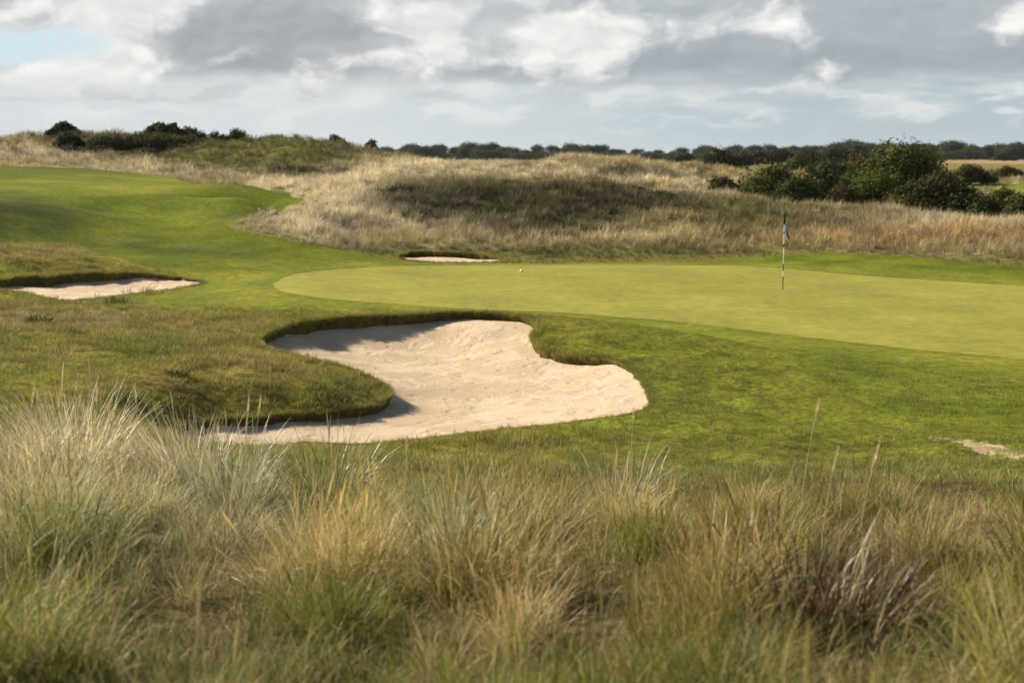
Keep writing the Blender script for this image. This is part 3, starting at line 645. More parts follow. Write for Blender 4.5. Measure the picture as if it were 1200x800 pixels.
def scatter(name, coll, ncoll, P, tint, scale, label, cat=None, tilt=.12, normal=None):
    """one 'stuff' object: tufts set on points by geometry nodes"""
    n = len(P); me = bpy.data.meshes.new(name); me.vertices.add(n); me.vertices.foreach_set('co', np.asarray(P, np.float32).ravel())
    a = me.attributes.new('rot', 'FLOAT_VECTOR', 'POINT'); r = np.stack([rng.normal(0, tilt, n), rng.normal(0, tilt, n), rng.random(n)*6.283], 1).astype(np.float32); a.data.foreach_set('vector', r.ravel())
    a = me.attributes.new('size', 'FLOAT', 'POINT'); a.data.foreach_set('value', np.asarray(scale, np.float32))
    a = me.attributes.new('pick', 'INT', 'POINT'); a.data.foreach_set('value', rng.integers(0, ncoll, n).astype(np.int32))
    vcol(me, 'tint', tint)
    o = bpy.data.objects.new(name, me); COL.objects.link(o)
    g = bpy.data.node_groups.new(name, 'GeometryNodeTree')
    g.interface.new_socket('Geometry', in_out='INPUT', socket_type='NodeSocketGeometry'); g.interface.new_socket('Geometry', in_out='OUTPUT', socket_type='NodeSocketGeometry')
    gi, go = g.nodes.new('NodeGroupInput'), g.nodes.new('NodeGroupOutput'); ip = g.nodes.new('GeometryNodeInstanceOnPoints'); ci = g.nodes.new('GeometryNodeCollectionInfo')
    ci.inputs[0].default_value = coll; ci.inputs[1].default_value = True; ci.inputs[2].default_value = True
    def na(nm, ty):
        q = g.nodes.new('GeometryNodeInputNamedAttribute'); q.data_type = ty; q.inputs[0].default_value = nm; return q.outputs[0]
    L = g.links.new; L(gi.outputs[0], ip.inputs['Points']); L(ci.outputs[0], ip.inputs['Instance']); ip.inputs['Pick Instance'].default_value = True
    L(na('pick', 'INT'), ip.inputs['Instance Index']); 
    er = g.nodes.new('FunctionNodeEulerToRotation'); L(na('rot', 'FLOAT_VECTOR'), er.inputs[0]); L(er.outputs[0], ip.inputs['Rotation'])
    L(na('size', 'FLOAT'), ip.inputs['Scale']); L(ip.outputs[0], go.inputs[0])
    md = o.modifiers.new('tufts', 'NODES'); md.node_group = g
    return tag(o, label, cat, kind='stuff')
def sample(D0, D1, density, umax=.42, pad=0.0):
    """points evenly spread over the land between two distances"""
    if pad:
        w = umax*D1+pad; n = int(2*w*(D1-D0)*density); X = (rng.random(n)*2-1)*w; Y = D0+(D1-D0)*rng.random(n); k = np.abs(X) < umax*Y+pad; return X[k], Y[k]
    area = umax*(D1*D1-D0*D0); n = int(area*density)
    Y = np.sqrt(rng.random(n)*(D1*D1-D0*D0)+D0*D0); X = (rng.random(n)*2-1)*umax*Y; return X, Y
def bare(X, Y): return in_bunker(X, Y) | inside(PATCH, X, Y)

B_NEAR = m_blade('marram_blade', True, (1.4, 1.32, 1.1), .30, .6, .6, .8, (.5, .22))
B_SHORT = m_blade('rough_blade', True, (1.15, 1.1, .9), .30, .4, .4, .3)
B_DUNE = m_blade('dune_blade', True, (1.22, 1.16, 1.05), .22, .5, .16)

# dunes: tall dry tufts
c, n = tuft_collection('dune_tuft', [lambda rg, k=k: blades(46, .15+.03*(k % 3), .42+.06*(k % 3), .011, .36, 1.0, 3, rg) for k in range(6)], B_DUNE)
X, Y = sample(46.5, 72, 9.0, .40); ok = cover(X, Y) & ~bare(X, Y); X, Y = X[ok], Y[ok]; Z = z_ground(X, Y)
ed = np.minimum(edge_dist(APRON[::2], X, Y), edge_dist(RIM['back'][::2], X, Y)); px, py = project(X, Y, Z)
tint, dk, ol = dune_cover(X, Y, Z); s = (.5+.5*sstep(.0, 2.2, ed))*(.55+.9*fbm(X*.9, Y*.9, 5, 3))*(.75+.5*rng.random(len(X)))*(1-.30*ol)*(1-.12*dk)*(1-.35*sstep(292, 302, py)*(px > 420))
leftrough = (px < 330) & (Y < 60); s = np.where(leftrough, s*.7, s)
scatter('dune_grass', c, n, np.stack([X, Y, Z], 1), tint*(.8+.4*rng.random((len(X), 1))), s, 'dry golden grass covering the dunes behind the green', 'grass')
c2, n2 = tuft_collection('far_dune_tuft', [lambda rg, k=k: blades(34, .24, .48, .018, .4, .9, 2, rg) for k in range(5)], B_DUNE)
X, Y = sample(72, 150, 3.6, .40); ok = cover(X, Y) & ~bare(X, Y); X, Y = X[ok], Y[ok]; Z = z_ground(X, Y)
ed = edge_dist(APRON[::2], X, Y); tint, dk, ol = dune_cover(X, Y, Z); s = (.4+.6*sstep(0, 3, ed))*(.5+1.0*fbm(X*.6, Y*.6, 6, 3))*(.7+.6*rng.random(len(X)))*(1-.3*ol)
scatter('far_dune_grass', c2, n2, np.stack([X, Y, Z], 1), tint*(.8+.4*rng.random((len(X), 1))), s, 'straw coloured grass on the distant dune ridges', 'grass')

# rough: short tufts between bunkers, left bank and right bank
c3, n3 = tuft_collection('rough_tuft', [lambda rg, k=k: blades(44, .13, .105, .0050, .6, 1.0, 3, rg, twist=.9) for k in range(7)], B_SHORT)
X, Y = sample(13, 47.5, 62.0, .38, 1.2); ok = cover(X, Y) & ~in_bunker(X, Y) & ~(inside(PATCH, X, Y) & (rng.random(len(X)) > .42)); X, Y = X[ok], Y[ok]
Z = z_ground(X, Y); px, py = project(X, Y, Z); tint = rough_cover(X, Y, Z)
ap_d = edge_dist(APRON[::2], X, Y); s = (.35+.95*fbm(X*1.3, Y*1.3, 15, 3))*(1-.40*sstep(560, 800, px))*(.5+.5*sstep(0, 1.6, ap_d))*(.8+.4*rng.random(len(X)))
rim_d = np.min([edge_dist(q[::2], X, Y) for q in RIM.values()], axis=0); s *= 1-.35*np.exp(-(rim_d/.25)**2)*(py > 478)
scatter('rough_grass', c3, n3, np.stack([X, Y, Z], 1), tint*(.75+.5*rng.random((len(X), 1))), s, 'short mixed rough grass on the banks around the bunkers', 'grass', .25)
# longer turf overhanging the bunker lips
PX, PT, PS = [], [], []
for name, q in RIM.items():
    zr, lip = LIPH[name]; rep = 5
    for k in range(rep):
        off = rng.normal(.05, .05, (len(q), 2)); tgn = np.roll(q, -1, 0)-np.roll(q, 1, 0); nm = np.stack([-tgn[:, 1], tgn[:, 0]], 1); nm /= np.linalg.norm(nm, axis=1)[:, None]
        if inside(q, q[:, 0]+nm[:, 0]*.05, q[:, 1]+nm[:, 1]*.05).mean() > .5: nm = -nm
        p = q+nm*np.abs(off[:, :1]); PX.append(np.c_[p, zr-.01]); PS.append(.35+2.2*lip*(.6+.8*rng.random(len(q))))
P = np.concatenate(PX); S = np.concatenate(PS); t_ = rough_cover(P[:, 0], P[:, 1], P[:, 2])
scatter('lip_grass', c3, n3, P, t_*(.7+.5*rng.random((len(P), 1))), S, 'turf fringe hanging over the bunker lips', 'grass', .35)
# scattered weeds and longer wisps in the left rough
c4, n4 = tuft_collection('wisp_tuft', [lambda rg, k=k: blades(26, .12, .24, .006, .5, 1.0, 3, rg) for k in range(5)], B_SHORT)
X, Y = sample(15, 47, 5.0, .40); ok = cover(X, Y) & ~bare(X, Y); X, Y = X[ok], Y[ok]; Z = z_ground(X, Y); px, py = project(X, Y, Z)
ok = (rng.random(len(X)) < np.clip((1-sstep(180, 420, px))*(fbm(X*.5, Y*.5, 33, 3)*2.2-.6), 0, 1)); X, Y, Z = X[ok], Y[ok], Z[ok]
tint = rough_cover(X, Y, Z)*.6+np.array([.3, .25, .15])*.4
scatter('wispy_grass', c4, n4, np.stack([X, Y, Z], 1), tint*(.7+.6*rng.random((len(X), 1))), .5+.7*rng.random(len(X)), 'wispy dry grass tufts in the left rough', 'grass', .2)
# mown fringe: very short blades so the near turf has a nap
c5, n5 = tuft_collection('fringe_tuft', [lambda rg, k=k: blades(60, .20, .035, .0045, .5, .8, 2, rg, twist=1.2) for k in range(5)], B_SHORT)
X, Y = sample(17, 44, 26.0, .40); ok = inside(APRON, X, Y) & ~inside(GREEN, X, Y) & ~bare(X, Y); X, Y = X[ok], Y[ok]; Z = z_ground(X, Y)
w = fbm(X*.3, Y*.3, 102, 3)[:, None]; tint = np.array([.185, .205, .022])*w+np.array([.125, .15, .016])*(1-w); px, py = project(X, Y, Z); tint = .86*tint*(1-.15*ell_w(px, py, [(1080, 455, 200, 40, 1)]))[:, None]
gd_ = np.exp(-(edge_dist(GREEN[::2], X, Y)/2.0)**2); tint = tint*(1-gd_[:, None])+np.array([.235, .245, .034])*gd_[:, None]
scatter('fringe_grass', c5, n5, np.stack([X, Y, Z], 1), tint*(.8+.4*rng.random((len(X), 1))), (1-.55*gd_)*(.7+.5*rng.random(len(X)))*(1-.85*sstep(24, 40, Y)), 'short mown grass of the fringe near the bunker', 'grass', .1)

# foreground meadow
def mk_meadow(k):
    def f(rg):
        p = [blades(40, .12, .43+.05*(k % 3), .0038, .34, 1.1, 5, rg, twist=1.1), blades(10, .12, .34, .0062, .45, 1.4, 5, rg, twist=1.1), blades(12, .15, .22, .0040, .7, 1.5, 4, rg, twist=1.1)]
        if k % 3 == 0: p.append(heads(2, .1, .50, rg, .009, .10))
        return join(p)
    return f
c6, n6 = tuft_collection('meadow_tuft', [mk_meadow(k) for k in range(10)], B_NEAR)
def near_edge(X, Y):                                     # how far out the long grass reaches
    u = X/Y; return 12.0+(fbm(X*.6, X*0+3, 44, 3)-.5)*3-1.1*sstep(-.1, .12, u)
# centres of tussocks, kept apart from one another
cand = np.stack(sample(2.0, 12.0, 14.0, .42, 2.5), 1); cen = []
for p in cand:
    if all((p[0]-q[0])**2+((p[1]-q[1])*.72)**2 > .62**2 for q in cen): cen.append(p)
cen = np.array(cen); keep_ = rng.random(len(cen)) < .82; cen = cen[keep_]; cx_, cy_ = cen[:, 0], cen[:, 1]; m_ = len(cen)
cs = .75+.55*rng.random(m_); k_ = rng.integers(16, 30, m_); ci_ = np.repeat(np.arange(m_), k_)
rr_ = .155*np.repeat(cs, k_)*np.sqrt(-2*np.log(1-rng.random(len(ci_))*.93)); aa_ = rng.random(len(ci_))*6.283
X, Y = cx_[ci_]+rr_*np.cos(aa_), cy_[ci_]+rr_*np.sin(aa_); sz = cs[ci_]*(1.05-.9*rr_)
ctint = near_cover(cx_, cy_, z_ground(cx_, cy_))*(.70+.65*rng.random((m_, 1))); tint = ctint[ci_]
x1, y1 = sample(1.6, 13, 19.0, .42, 2.8); X, Y = np.r_[X, x1], np.r_[Y, y1]; sz = np.r_[sz, .28+.34*rng.random(len(x1))]; tint = np.r_[tint, near_cover(x1, y1, z_ground(x1, y1))*.9]
hol = np.zeros(len(X), bool)
for hx_, hy_, hr_ in ((140, 585, .42), (300, 640, .40), (575, 670, .36), (940, 640, .40), (1010, 725, .34), (110, 745, .30), (800, 610, .3), (480, 580, .3), (700, 770, .25)):
    qx_, qy_ = hit([hx_], [hy_]); hol |= ((X-qx_[0])/hr_)**2+((Y-qy_[0])/(hr_*1.6))**2 < 1
ok = ~hol & (X*X+Y*Y > 2.6**2) & (Y < near_edge(X, Y)); X, Y, sz, tint = X[ok], Y[ok], sz[ok], tint[ok]; Z = z_ground(X, Y)
s = sz*(1-.34*sstep(8.8, 11.6, Y))*(1-.06*sstep(0, .2, X/Y))*(.85+.3*rng.random(len(X)))
scatter('meadow_grass', c6, n6, np.stack([X, Y, Z], 1), tint*(.8+.4*rng.random((len(X), 1))), s, 'long mixed grass filling the near ground', 'grass', .16)
c7, n7 = tuft_collection('under_tuft', [lambda rg, k=k: blades(46, .16, .15, .0045, .6, 1.3, 4, rg, twist=1.1) for k in range(6)], B_NEAR)
X, Y = sample(1.4, 16.5, 24.0, .42, 3.0); Z = z_ground(X, Y); w_ = sstep(8.4, 10.4, Y)[:, None]; tint = (np.array([.13, .10, .04])*.75+near_cover(X, Y, Z)*.15)*(1-w_)+rough_cover(X, Y, Z)*w_
scatter('under_grass', c7, n7, np.stack([X, Y, Z], 1), tint*(.7+.6*rng.random((len(X), 1))), (.4+.6*rng.random(len(X)))*(1-.1*w_[:, 0]), 'low matted grass beneath the long near grass', 'grass', .25)

# pale marram tussocks one can tell apart
def tint_blade(me, c): vcol(me, 'tint', np.tile(c, (len(me.vertices), 1)))
B_WEED = m_blade('weed_leaf', False, (1.1, 1.1, 1.0), .25, .3, .1, 0, (.7, .1))
B_OWN = m_blade('tussock_blade', False, (1.3, 1.26, 1.15), .28, gloss=(.42, .36))
def tussock(px, D, h, w, n, col, label, seed, ld=(-.5, .1), stems=4):
    rg = np.random.default_rng(seed); u = (px-600)/F_PX; X, Y = u*D, D; z = float(z_ground(np.array([X]), np.array([Y]))[0])
    parts = [blades(int(n*.62), w, h*1.05, .0068, .20, .95, 6, rg, lean_dir=ld, twist=1.0), blades(n//3, w*1.15, h*.72, .0060, .5, 1.5, 5, rg, lean_dir=ld, twist=1.0)]
    V, Fq, cc = join(parts); me = new_mesh('marram_tussock', V, Fq, False); vcol(me, 'blade', cc); tint_blade(me, col)
    o = obj('marram_tussock', me, B_OWN); o.location = (X, Y, z-.01)
    tag(o, label, 'grass tussock', 'marram tussocks in the near grass')
    for _ in range(stems):
        V, Fq, cc = heads(1, w*.7, h*1.12, rg, .010, .11); ms = new_mesh('seed_stem', V, Fq, False); vcol(ms, 'blade', cc); tint_blade(ms, (.46, .39, .22)); obj('seed_stem', ms, B_OWN, o)
SIL = (.68, .62, .43)
tussock(70, 10.6, .86, .34, 900, SIL, 'pale silver marram tussock standing by the left edge of the near grass', 11, (-.35, .1), 6)
tussock(8, 10.2, .74, .26, 520, (.42, .41, .28), 'grey green marram tussock cut by the left edge beside the pale one', 12, (-.5, 0), 4)
tussock(205, 10.8, .74, .30, 820, SIL, 'big pale marram tussock combed over to the left beside a dark gap', 13, (-.75, .05), 5)
tussock(262, 10.2, .70, .30, 760, (.40, .42, .27), 'blue green marram tussock in front of the sand at left', 14, (-.25, .1), 4)
tussock(385, 10.0, .62, .22, 420, (.24, .26, .10), 'darker green tussock with thin blades below the bunker front', 15, (.3, .1), 3)
tussock(530, 7.2, .56, .24, 420, (.36, .37, .22), 'blue tinged tussock in the middle of the near grass', 16, (-.1, .1), 3)
tussock(985, 5.7, .42, .36, 620, (.075, .046, .022), 'dark red brown clump of dying grass at lower right', 18, (.2, .1), 5)
tussock(860, 6.6, .40, .24, 300, (.34, .22, .09), 'russet clump of thin stems right of the middle', 19, (.1, .2), 5)
tussock(735, 10.0, .62, .22, 360, (.34, .33, .19), 'grey tussock of thin stems below the right end of the bunker', 17, (.1, .1), 6)
# tall seed stalks one can tell apart
def stalk(px, D, ptop, lean, col, label, seed, hl=.16, hw=.016, part=True):
    rg = np.random.default_rng(seed); u = (px-600)/F_PX; X, Y = u*D, D; z = float(z_ground(np.array([X]), np.array([Y]))[0])
    zt = float(at_D(px, ptop, D)[2]); L = zt-z; Vs, Fs, k = [], [], 0
    me = None
    def tube(pts, rad):
        V, Fq = [], []; m = 6
        for p, r in zip(pts, rad):
            for i in range(m): V.append((p[0]+r*math.cos(i*6.2832/m), p[1]+r*math.sin(i*6.2832/m), p[2]))
        for s in range(len(pts)-1):
            for i in range(m): j = (i+1) % m; Fq.append((s*m+i, s*m+j, (s+1)*m+j, (s+1)*m+i))
        return np.array(V), np.array(Fq)
    ts = np.linspace(0, 1, 16); path = [np.array([lean*q*q*L, .03*math.sin(q*3), q*L]) for q in ts]
    root = empty('seed_stalk', (X-lean*L, Y, z)); tag(root, label, 'grass stalk', 'tall seed stalks above the near grass')
    V, Fq = tube(path[:14], np.linspace(.0022, .0014, 14)); me = new_mesh('stem', V, Fq); vcol(me, 'blade', np.tile([.5, .2, .2], (len(V), 1))); tint_blade(me, col); obj('stem', me, B_OWN, root)
    # head: a spike of small spikelets
    q0 = 1-hl/L; V0, F0, k = [], [], 0
    for i in range(110):
        q = q0+(1-q0)*i/110; c0 = np.array([lean*q*q*L, .03*math.sin(q*3), q*L]); a = rg.random()*6.283; w = hw*(.35+.65*math.sin(math.pi*min(1, .15+.85*(i/110)))) if i < 100 else hw*.3
        d = np.array([math.cos(a)*w*.5, math.sin(a)*w*.5, .012+.008*rg.random()]); sd_ = np.array([-math.sin(a), math.cos(a), 0])*.0022
        V0 += [c0, c0+d*.5-sd_, c0+d, c0+d*.5+sd_]; F0.append((k, k+1, k+2, k+3)); k += 4
    me = new_mesh('seed_head', V0, F0, False); vcol(me, 'blade', np.tile(np.repeat(rg.random(110), 4)[:, None], (1, 3))); tint_blade(me, np.array(col)*1.1); obj('seed_head', me, B_OWN, root)
STRAW = (.68, .58, .38)
stalk(966, 7.5, 468, .10, STRAW, 'tall straw seed stalk leaning right before the green bank', 1)
stalk(887, 4.6, 585, .00, (.48, .36, .2), 'blurred upright seed stalk with a thick pale head', 2, .12, .022)
stalk(838, 6.0, 490, .04, (.3, .2, .1), 'brown seed stalk with a thin head below the fringe', 3)
stalk(1040, 6.4, 515, .12, STRAW, 'pale seed stalk leaning right of the tallest stalk', 4)
stalk(990, 6.8, 525, .10, STRAW, 'short pale seed stalk close beside the tallest stalk', 5)
stalk(1162, 5.2, 570, .03, (.36, .24, .13), 'reddish seed stalk near the right edge below the bare sand', 6, .13)
stalk(34, 8.4, 448, .10, STRAW, 'leftmost pale seed stalk rising above the silver tussock', 7)
stalk(64, 8.5, 456, .07, STRAW, 'thin pale seed stalk between the two leftmost stalks', 8, .12)
stalk(108, 8.6, 446, .05, STRAW, 'pale seed stalk above the right side of the silver tussock', 9)
stalk(153, 8.8, 452, .01, STRAW, 'upright pale stalk over the gap between two tussocks', 10, .12)
stalk(288, 8.6, 462, .06, STRAW, 'pale stalk standing against the nose of turf', 11, .14)
stalk(302, 8.7, 464, .09, STRAW, 'second pale stalk against the nose of turf, leaning right', 12, .12)
stalk(655, 4.7, 640, .02, (.5, .42, .26), 'blurred pale stalk in the middle of the near grass', 14, .12, .016)
stalk(475, 9.0, 512, .04, STRAW, 'short straw stalk in front of the bunker sand', 15, .10)
stalk(745, 9.4, 478, .03, STRAW, 'straw stalk below the right end of the bunker', 16, .11)

# ------------------------------------------------------------------ shrubs and trees
def crown_mesh(lobes, nleaf, leaf, rg, flat=.35, name='crown', elong=1.3):
    """leaves spread through the volume of overlapping lobes, thinner and raggeder outwards"""
    lobes = np.array(lobes, float); vol = (lobes[:, 3]*lobes[:, 4]*lobes[:, 5])**(2/3); pick = rg.choice(len(lobes), nleaf, p=vol/vol.sum())
    d = rg.normal(size=(nleaf, 3)); d /= np.linalg.norm(d, axis=1)[:, None]; d[:, 2] = np.where(d[:, 2] < -.35, -d[:, 2]*.6, d[:, 2])
    L = lobes[pick]; bumpn = fbm(d[:, 0]*2.6+pick*3.1, d[:, 1]*2.6+d[:, 2]*2.2, 123, 3)
    r = (.62+.75*(bumpn-.5)*1.5+.38*rg.random(nleaf)**1.0); spr = rg.random(nleaf) < .10; r = np.where(spr, 1.0+.30*rg.random(nleaf), r); r = np.clip(r, .25, 1.34)
    P = L[:, :3]+d*L[:, 3:6]*r[:, None]; P[:, 2] = np.maximum(P[:, 2], .05+.2*rg.random(nleaf))
    nrm = d+rg.normal(0, .65, (nleaf, 3)); nrm[:, 2] += .35; nrm /= np.linalg.norm(nrm, axis=1)[:, None]
    t1 = np.cross(nrm, rg.normal(size=(nleaf, 3))); t1 /= np.linalg.norm(t1, axis=1)[:, None]; t2 = np.cross(nrm, t1)
    s = leaf*(.55+.9*rg.random(nleaf))[:, None]
    V = np.stack([P-t1*s*elong*.5, P+t2*s*.38, P+t1*s*elong*.5, P-t2*s*.38], 1).reshape(-1, 3); Fq = np.arange(nleaf*4).reshape(-1, 4)
    me = new_mesh(name, V, Fq, False); clump = fbm(P[:, 0]*1.1/max(leaf*6, .4), P[:, 2]*1.1/max(leaf*6, .4)+P[:, 1], 9, 2)
    vcol(me, 'blade', np.repeat(np.stack([rg.random(nleaf), clump, rg.random(nleaf)], 1), 4, 0)); return me
def limb_mesh(paths, name):
    V, Fq, k, m = [], [], 0, 7
    for pts, r0, r1 in paths:
        for i, p in enumerate(pts):
            r = r0+(r1-r0)*i/(len(pts)-1)
            for j in range(m): V.append((p[0]+r*math.cos(j*6.2832/m), p[1]+r*math.sin(j*6.2832/m), p[2]))
        for i in range(len(pts)-1):
            for j in range(m): q = (j+1) % m; Fq.append((k+i*m+j, k+i*m+q, k+(i+1)*m+q, k+(i+1)*m+j))
        k += m*len(pts)
    return new_mesh(name, V, Fq)
BARK = m_plain('bark', (.10, .075, .05), .9, .1, .4, 6.0)
LEAF = {'olive': m_leaf('olive_leaf', (.045, .056, .012), (.085, .092, .02), (.16, .15, .032)), 'dark': m_leaf('dark_leaf', (.026, .036, .010), (.05, .064, .016), (.09, .10, .024)),
        'red': m_leaf('russet_leaf', (.036, .036, .011), (.065, .056, .018), (.11, .08, .026)), 'green': m_leaf('green_leaf', (.040, .058, .012), (.08, .10, .02), (.14, .15, .03)),
        'far': m_leaf('far_leaf', (.028, .042, .016), (.055, .07, .026), (.08, .092, .032)), 'heath': m_leaf('heath_leaf', (.055, .052, .018), (.09, .08, .03), (.12, .10, .04))}
def shrub(px, ptop, pw, D, kind, name, label, cat, seed, group=None, nleaf=5200, leaf=.15, rot=0.0, base_py=None):
    rg = np.random.default_rng(seed); X, Y = (px-600)/F_PX*D, D; z = float(z_ground(np.array([X]), np.array([Y]))[0])-.05
    H = max(1.2, float(at_D(px, ptop, D)[2])-z); print(label, round(H, 2)); Wd = pw/F_PX*D; n = max(5, int(5+Wd*1.1)); lobes = []; paths = []
    for i in range(n):
        f = (i+.5)/n*2-1+rg.normal(0, .06); top = H*(1-.55*abs(f)**2.2)*(.82+.2*rg.random())
        for lv in (.25, .55, .86):
            rad = H*(.20+.13*rg.random()); zz = max(rad*.6, (top-rad*.9)*(lv+.14*rg.random()))
            lobes.append((f*(Wd/2-rad*.75)*(1-.22*lv), rg.normal(0, .18)*Wd*.5, zz, rad*1.25, rad*1.15, rad))
        if abs(f) < .8: paths.append(([np.array([f*Wd*.05, 0, 0]), np.array([f*Wd*.2+rg.normal(0, .1), rg.normal(0, .15), H*.25]), np.array([f*Wd*.36, rg.normal(0, .3), top*.65]), np.array([f*Wd*.40+rg.normal(0, .1), rg.normal(0, .3), top*.86])], .05+.012*H, .012))
    # a filler so the heart is not empty, and one lobe that makes the top
    lobes.append((rg.normal(0, .06)*Wd, 0, H*.74, H*.27, H*.3, H*.245))
    root = empty(name, (X, Y, z), rot); tag(root, label, cat, group)
    obj('crown', crown_mesh(lobes, int(nleaf*2.0), leaf*.82, rg), LEAF[kind], root); obj('trunk', limb_mesh(paths, 'trunk'), BARK, root)
    return root
GB = 'bushes in the hollow behind the right dune'
shrub(1052, 161, 150, 88, 'olive', 'hawthorn_tree', 'tallest olive green bush tree rising above the treeline', 'tree', 21, GB, 9500, .17)
shrub(1024, 196, 100, 79, 'green', 'hawthorn_bush', 'mid green sunlit bush in front of the tallest bush tree', 'bush', 22, GB, 6500, .14)
shrub(1100, 196, 130, 77, 'red', 'hawthorn_bush', 'dark russet bush with a shaded right side below the tallest tree', 'bush', 23, GB, 7500, .14)
shrub(1150, 224, 80, 75, 'dark', 'hawthorn_bush', 'low dark skirt of bush at the right foot of the russet bush', 'bush', 24, GB, 3600, .13)
shrub(1198, 226, 62, 73, 'dark', 'hawthorn_bush', 'dark low bush cut by the right edge below the far fairway', 'bush', 25, GB, 3400, .13)
shrub(906, 189, 112, 82, 'olive', 'hawthorn_bush', 'wide olive bush with sunlit left side left of the hollow', 'bush', 26, GB, 6500, .14)
shrub(970, 184, 112, 86, 'dark', 'hawthorn_bush', 'dark green bush between the olive bush and the tallest tree', 'bush', 27, GB, 6500, .15)
shrub(846, 205, 58, 80, 'red', 'hawthorn_bush', 'small russet bush at the left end of the hollow', 'bush', 28, GB, 3000, .13)
shrub(878, 214, 62, 79, 'olive', 'hawthorn_bush', 'low olive bush in front of the wide olive bush', 'bush', 29, GB, 3000, .13)
shrub(985, 214, 56, 78, 'red', 'hawthorn_bush', 'low brownish bush in front of the dark green bush', 'bush', 30, GB, 2600, .13)
shrub(1008, 176, 74, 96, 'red', 'hawthorn_bush', 'russet topped bush behind, left of the tallest tree', 'bush', 31, GB, 4000, .16)
shrub(940, 180, 90, 150, 'dark', 'hawthorn_bush', 'far dark bush showing over the wide olive bush', 'bush', 35, GB, 4000, .24)
shrub(932, 204, 84, 78, 'dark', 'hawthorn_bush', 'dark bush closing the gap right of the wide olive bush', 'bush', 51, GB, 4200, .14)
shrub(1064, 206, 84, 77, 'olive', 'hawthorn_bush', 'olive bush wedged between the sunlit and russet bushes', 'bush', 52, GB, 4200, .14)
shrub(1122, 212, 70, 76, 'dark', 'hawthorn_bush', 'dark bush on the right flank of the russet bush', 'bush', 53, GB, 3600, .14)
shrub(1000, 196, 70, 84, 'dark', 'hawthorn_bush', 'shaded dark bush at the left foot of the tallest tree', 'bush', 54, GB, 4200, .14)
shrub(1172, 218, 60, 92, 'olive', 'hawthorn_bush', 'olive bush behind the low dark skirt near the far fairway', 'bush', 55, GB, 3000, .15)
shrub(842, 173, 66, 190, 'dark', 'lone_tree', 'round dark tree standing alone before the treeline right of the pale ridge', 'tree', 32, None, 4200, .3)
shrub(1132, 191, 66, 136, 'olive', 'field_bush', 'olive bush at the edge of the tan field', 'bush', 33, None, 3000, .22)
shrub(1178, 194, 46, 140, 'green', 'field_bush', 'small green bush right of the olive bush by the tan field', 'bush', 34, None, 2400, .22)
GM = 'trees between the bushes and the far treeline'
for i, (px, top, w, D, kd) in enumerate([(884, 176, 44, 330, 'far'), (912, 173, 52, 360, 'dark'), (945, 174, 50, 340, 'far'), (978, 171, 50, 350, 'dark'), (1003, 168, 46, 370, 'far'), (800, 178, 34, 380, 'far'), (866, 179, 30, 300, 'dark'), (1172, 178, 30, 520, 'far')]):
    shrub(px, top, w, D, kd, 'plain_tree', 'dark rounded tree standing on the plain between dunes and treeline', 'tree', 60+i, GM, 2400, .45)
GR = 'bushes along the left dune ridge'
shrub(80, 146, 40, 124, 'dark', 'ridge_bush', 'dark pointed bush breaking the skyline of the left ridge', 'bush', 41, GR, 3000, .2)
shrub(86, 171, 36, 110, 'dark', 'ridge_bush', 'dark flat bush below the pointed one on the left ridge', 'bush', 42, GR, 2600, .2)
shrub(226, 149, 64, 128, 'heath', 'ridge_bush', 'tallest brownish bush in the row on the left skyline', 'bush', 43, GR, 3000, .2)
shrub(196, 156, 56, 126, 'green', 'ridge_bush', 'green bush left of the tallest in the skyline row', 'bush', 44, GR, 2600, .2)
shrub(256, 153, 58, 126, 'dark', 'ridge_bush', 'dark bush right of the tallest in the skyline row', 'bush', 45, GR, 2600, .2)
shrub(282, 150, 32, 126, 'green', 'ridge_bush', 'small feathery bush at the right end of the skyline row', 'bush', 46, GR, 2000, .2)
shrub(2, 160, 14, 134, 'dark', 'ridge_bush', 'dark bush at the left edge of the skyline', 'bush', 47, GR, 1600, .2)
shrub(396, 157, 34, 116, 'dark', 'ridge_bush', 'dark rounded bush behind the crest of the olive dune', 'bush', 48, GR, 2600, .2)
shrub(436, 167, 11, 112, 'dark', 'ridge_bush', 'tiny bush on the crest right of the olive dune', 'bush', 49, GR, 1200, .16)
# low scrub: dark patches on the dune faces
GS = 'low scrub on the dune faces'
def scrub_proto(seed, kind):
    rg = np.random.default_rng(seed); lobes = [(rg.normal(0, .5), rg.normal(0, .4), .22, .55+.3*rg.random(), .5, .26+.12*rg.random()) for _ in range(6)]
    return crown_mesh(lobes, 2600, .055, rg, name='low_scrub', elong=1.8), LEAF[kind]
protos = [scrub_proto(71, 'dark'), scrub_proto(72, 'heath'), scrub_proto(73, 'dark')]
spots = [(532, 216), (560, 224), (600, 215), (640, 213), (690, 218), (735, 224), (770, 229), (545, 250), (520, 246), (585, 252), (480, 226),
         (108, 172), (118, 176), (128, 170), (136, 178), (146, 173), (152, 180), (160, 175), (168, 170), (176, 178), (184, 173), (192, 168), (198, 178), (206, 172), (214, 168), (120, 182), (142, 183), (170, 183), (188, 182)]
for i, (px, py) in enumerate(spots):
    X, Y = hit([px], [py]); X, Y = float(X[0]), float(Y[0]); z = float(z_ground(np.array([X]), np.array([Y]))[0]); me, m = protos[i % 3]
    o = obj('low_scrub', me); 
    if not me.materials: me.materials.append(m)
    k = (.7+.5*random.random())*(1.5 if Y > 90 else .9); o.location = (X, Y, z-.05); o.scale = (k*1.2, k, k*(.8+.4*random.random())); o.rotation_euler = (0, 0, random.random()*6.28)
    tag(o, 'low dark scrub bush on the shaded face of a dune', 'scrub', GS)
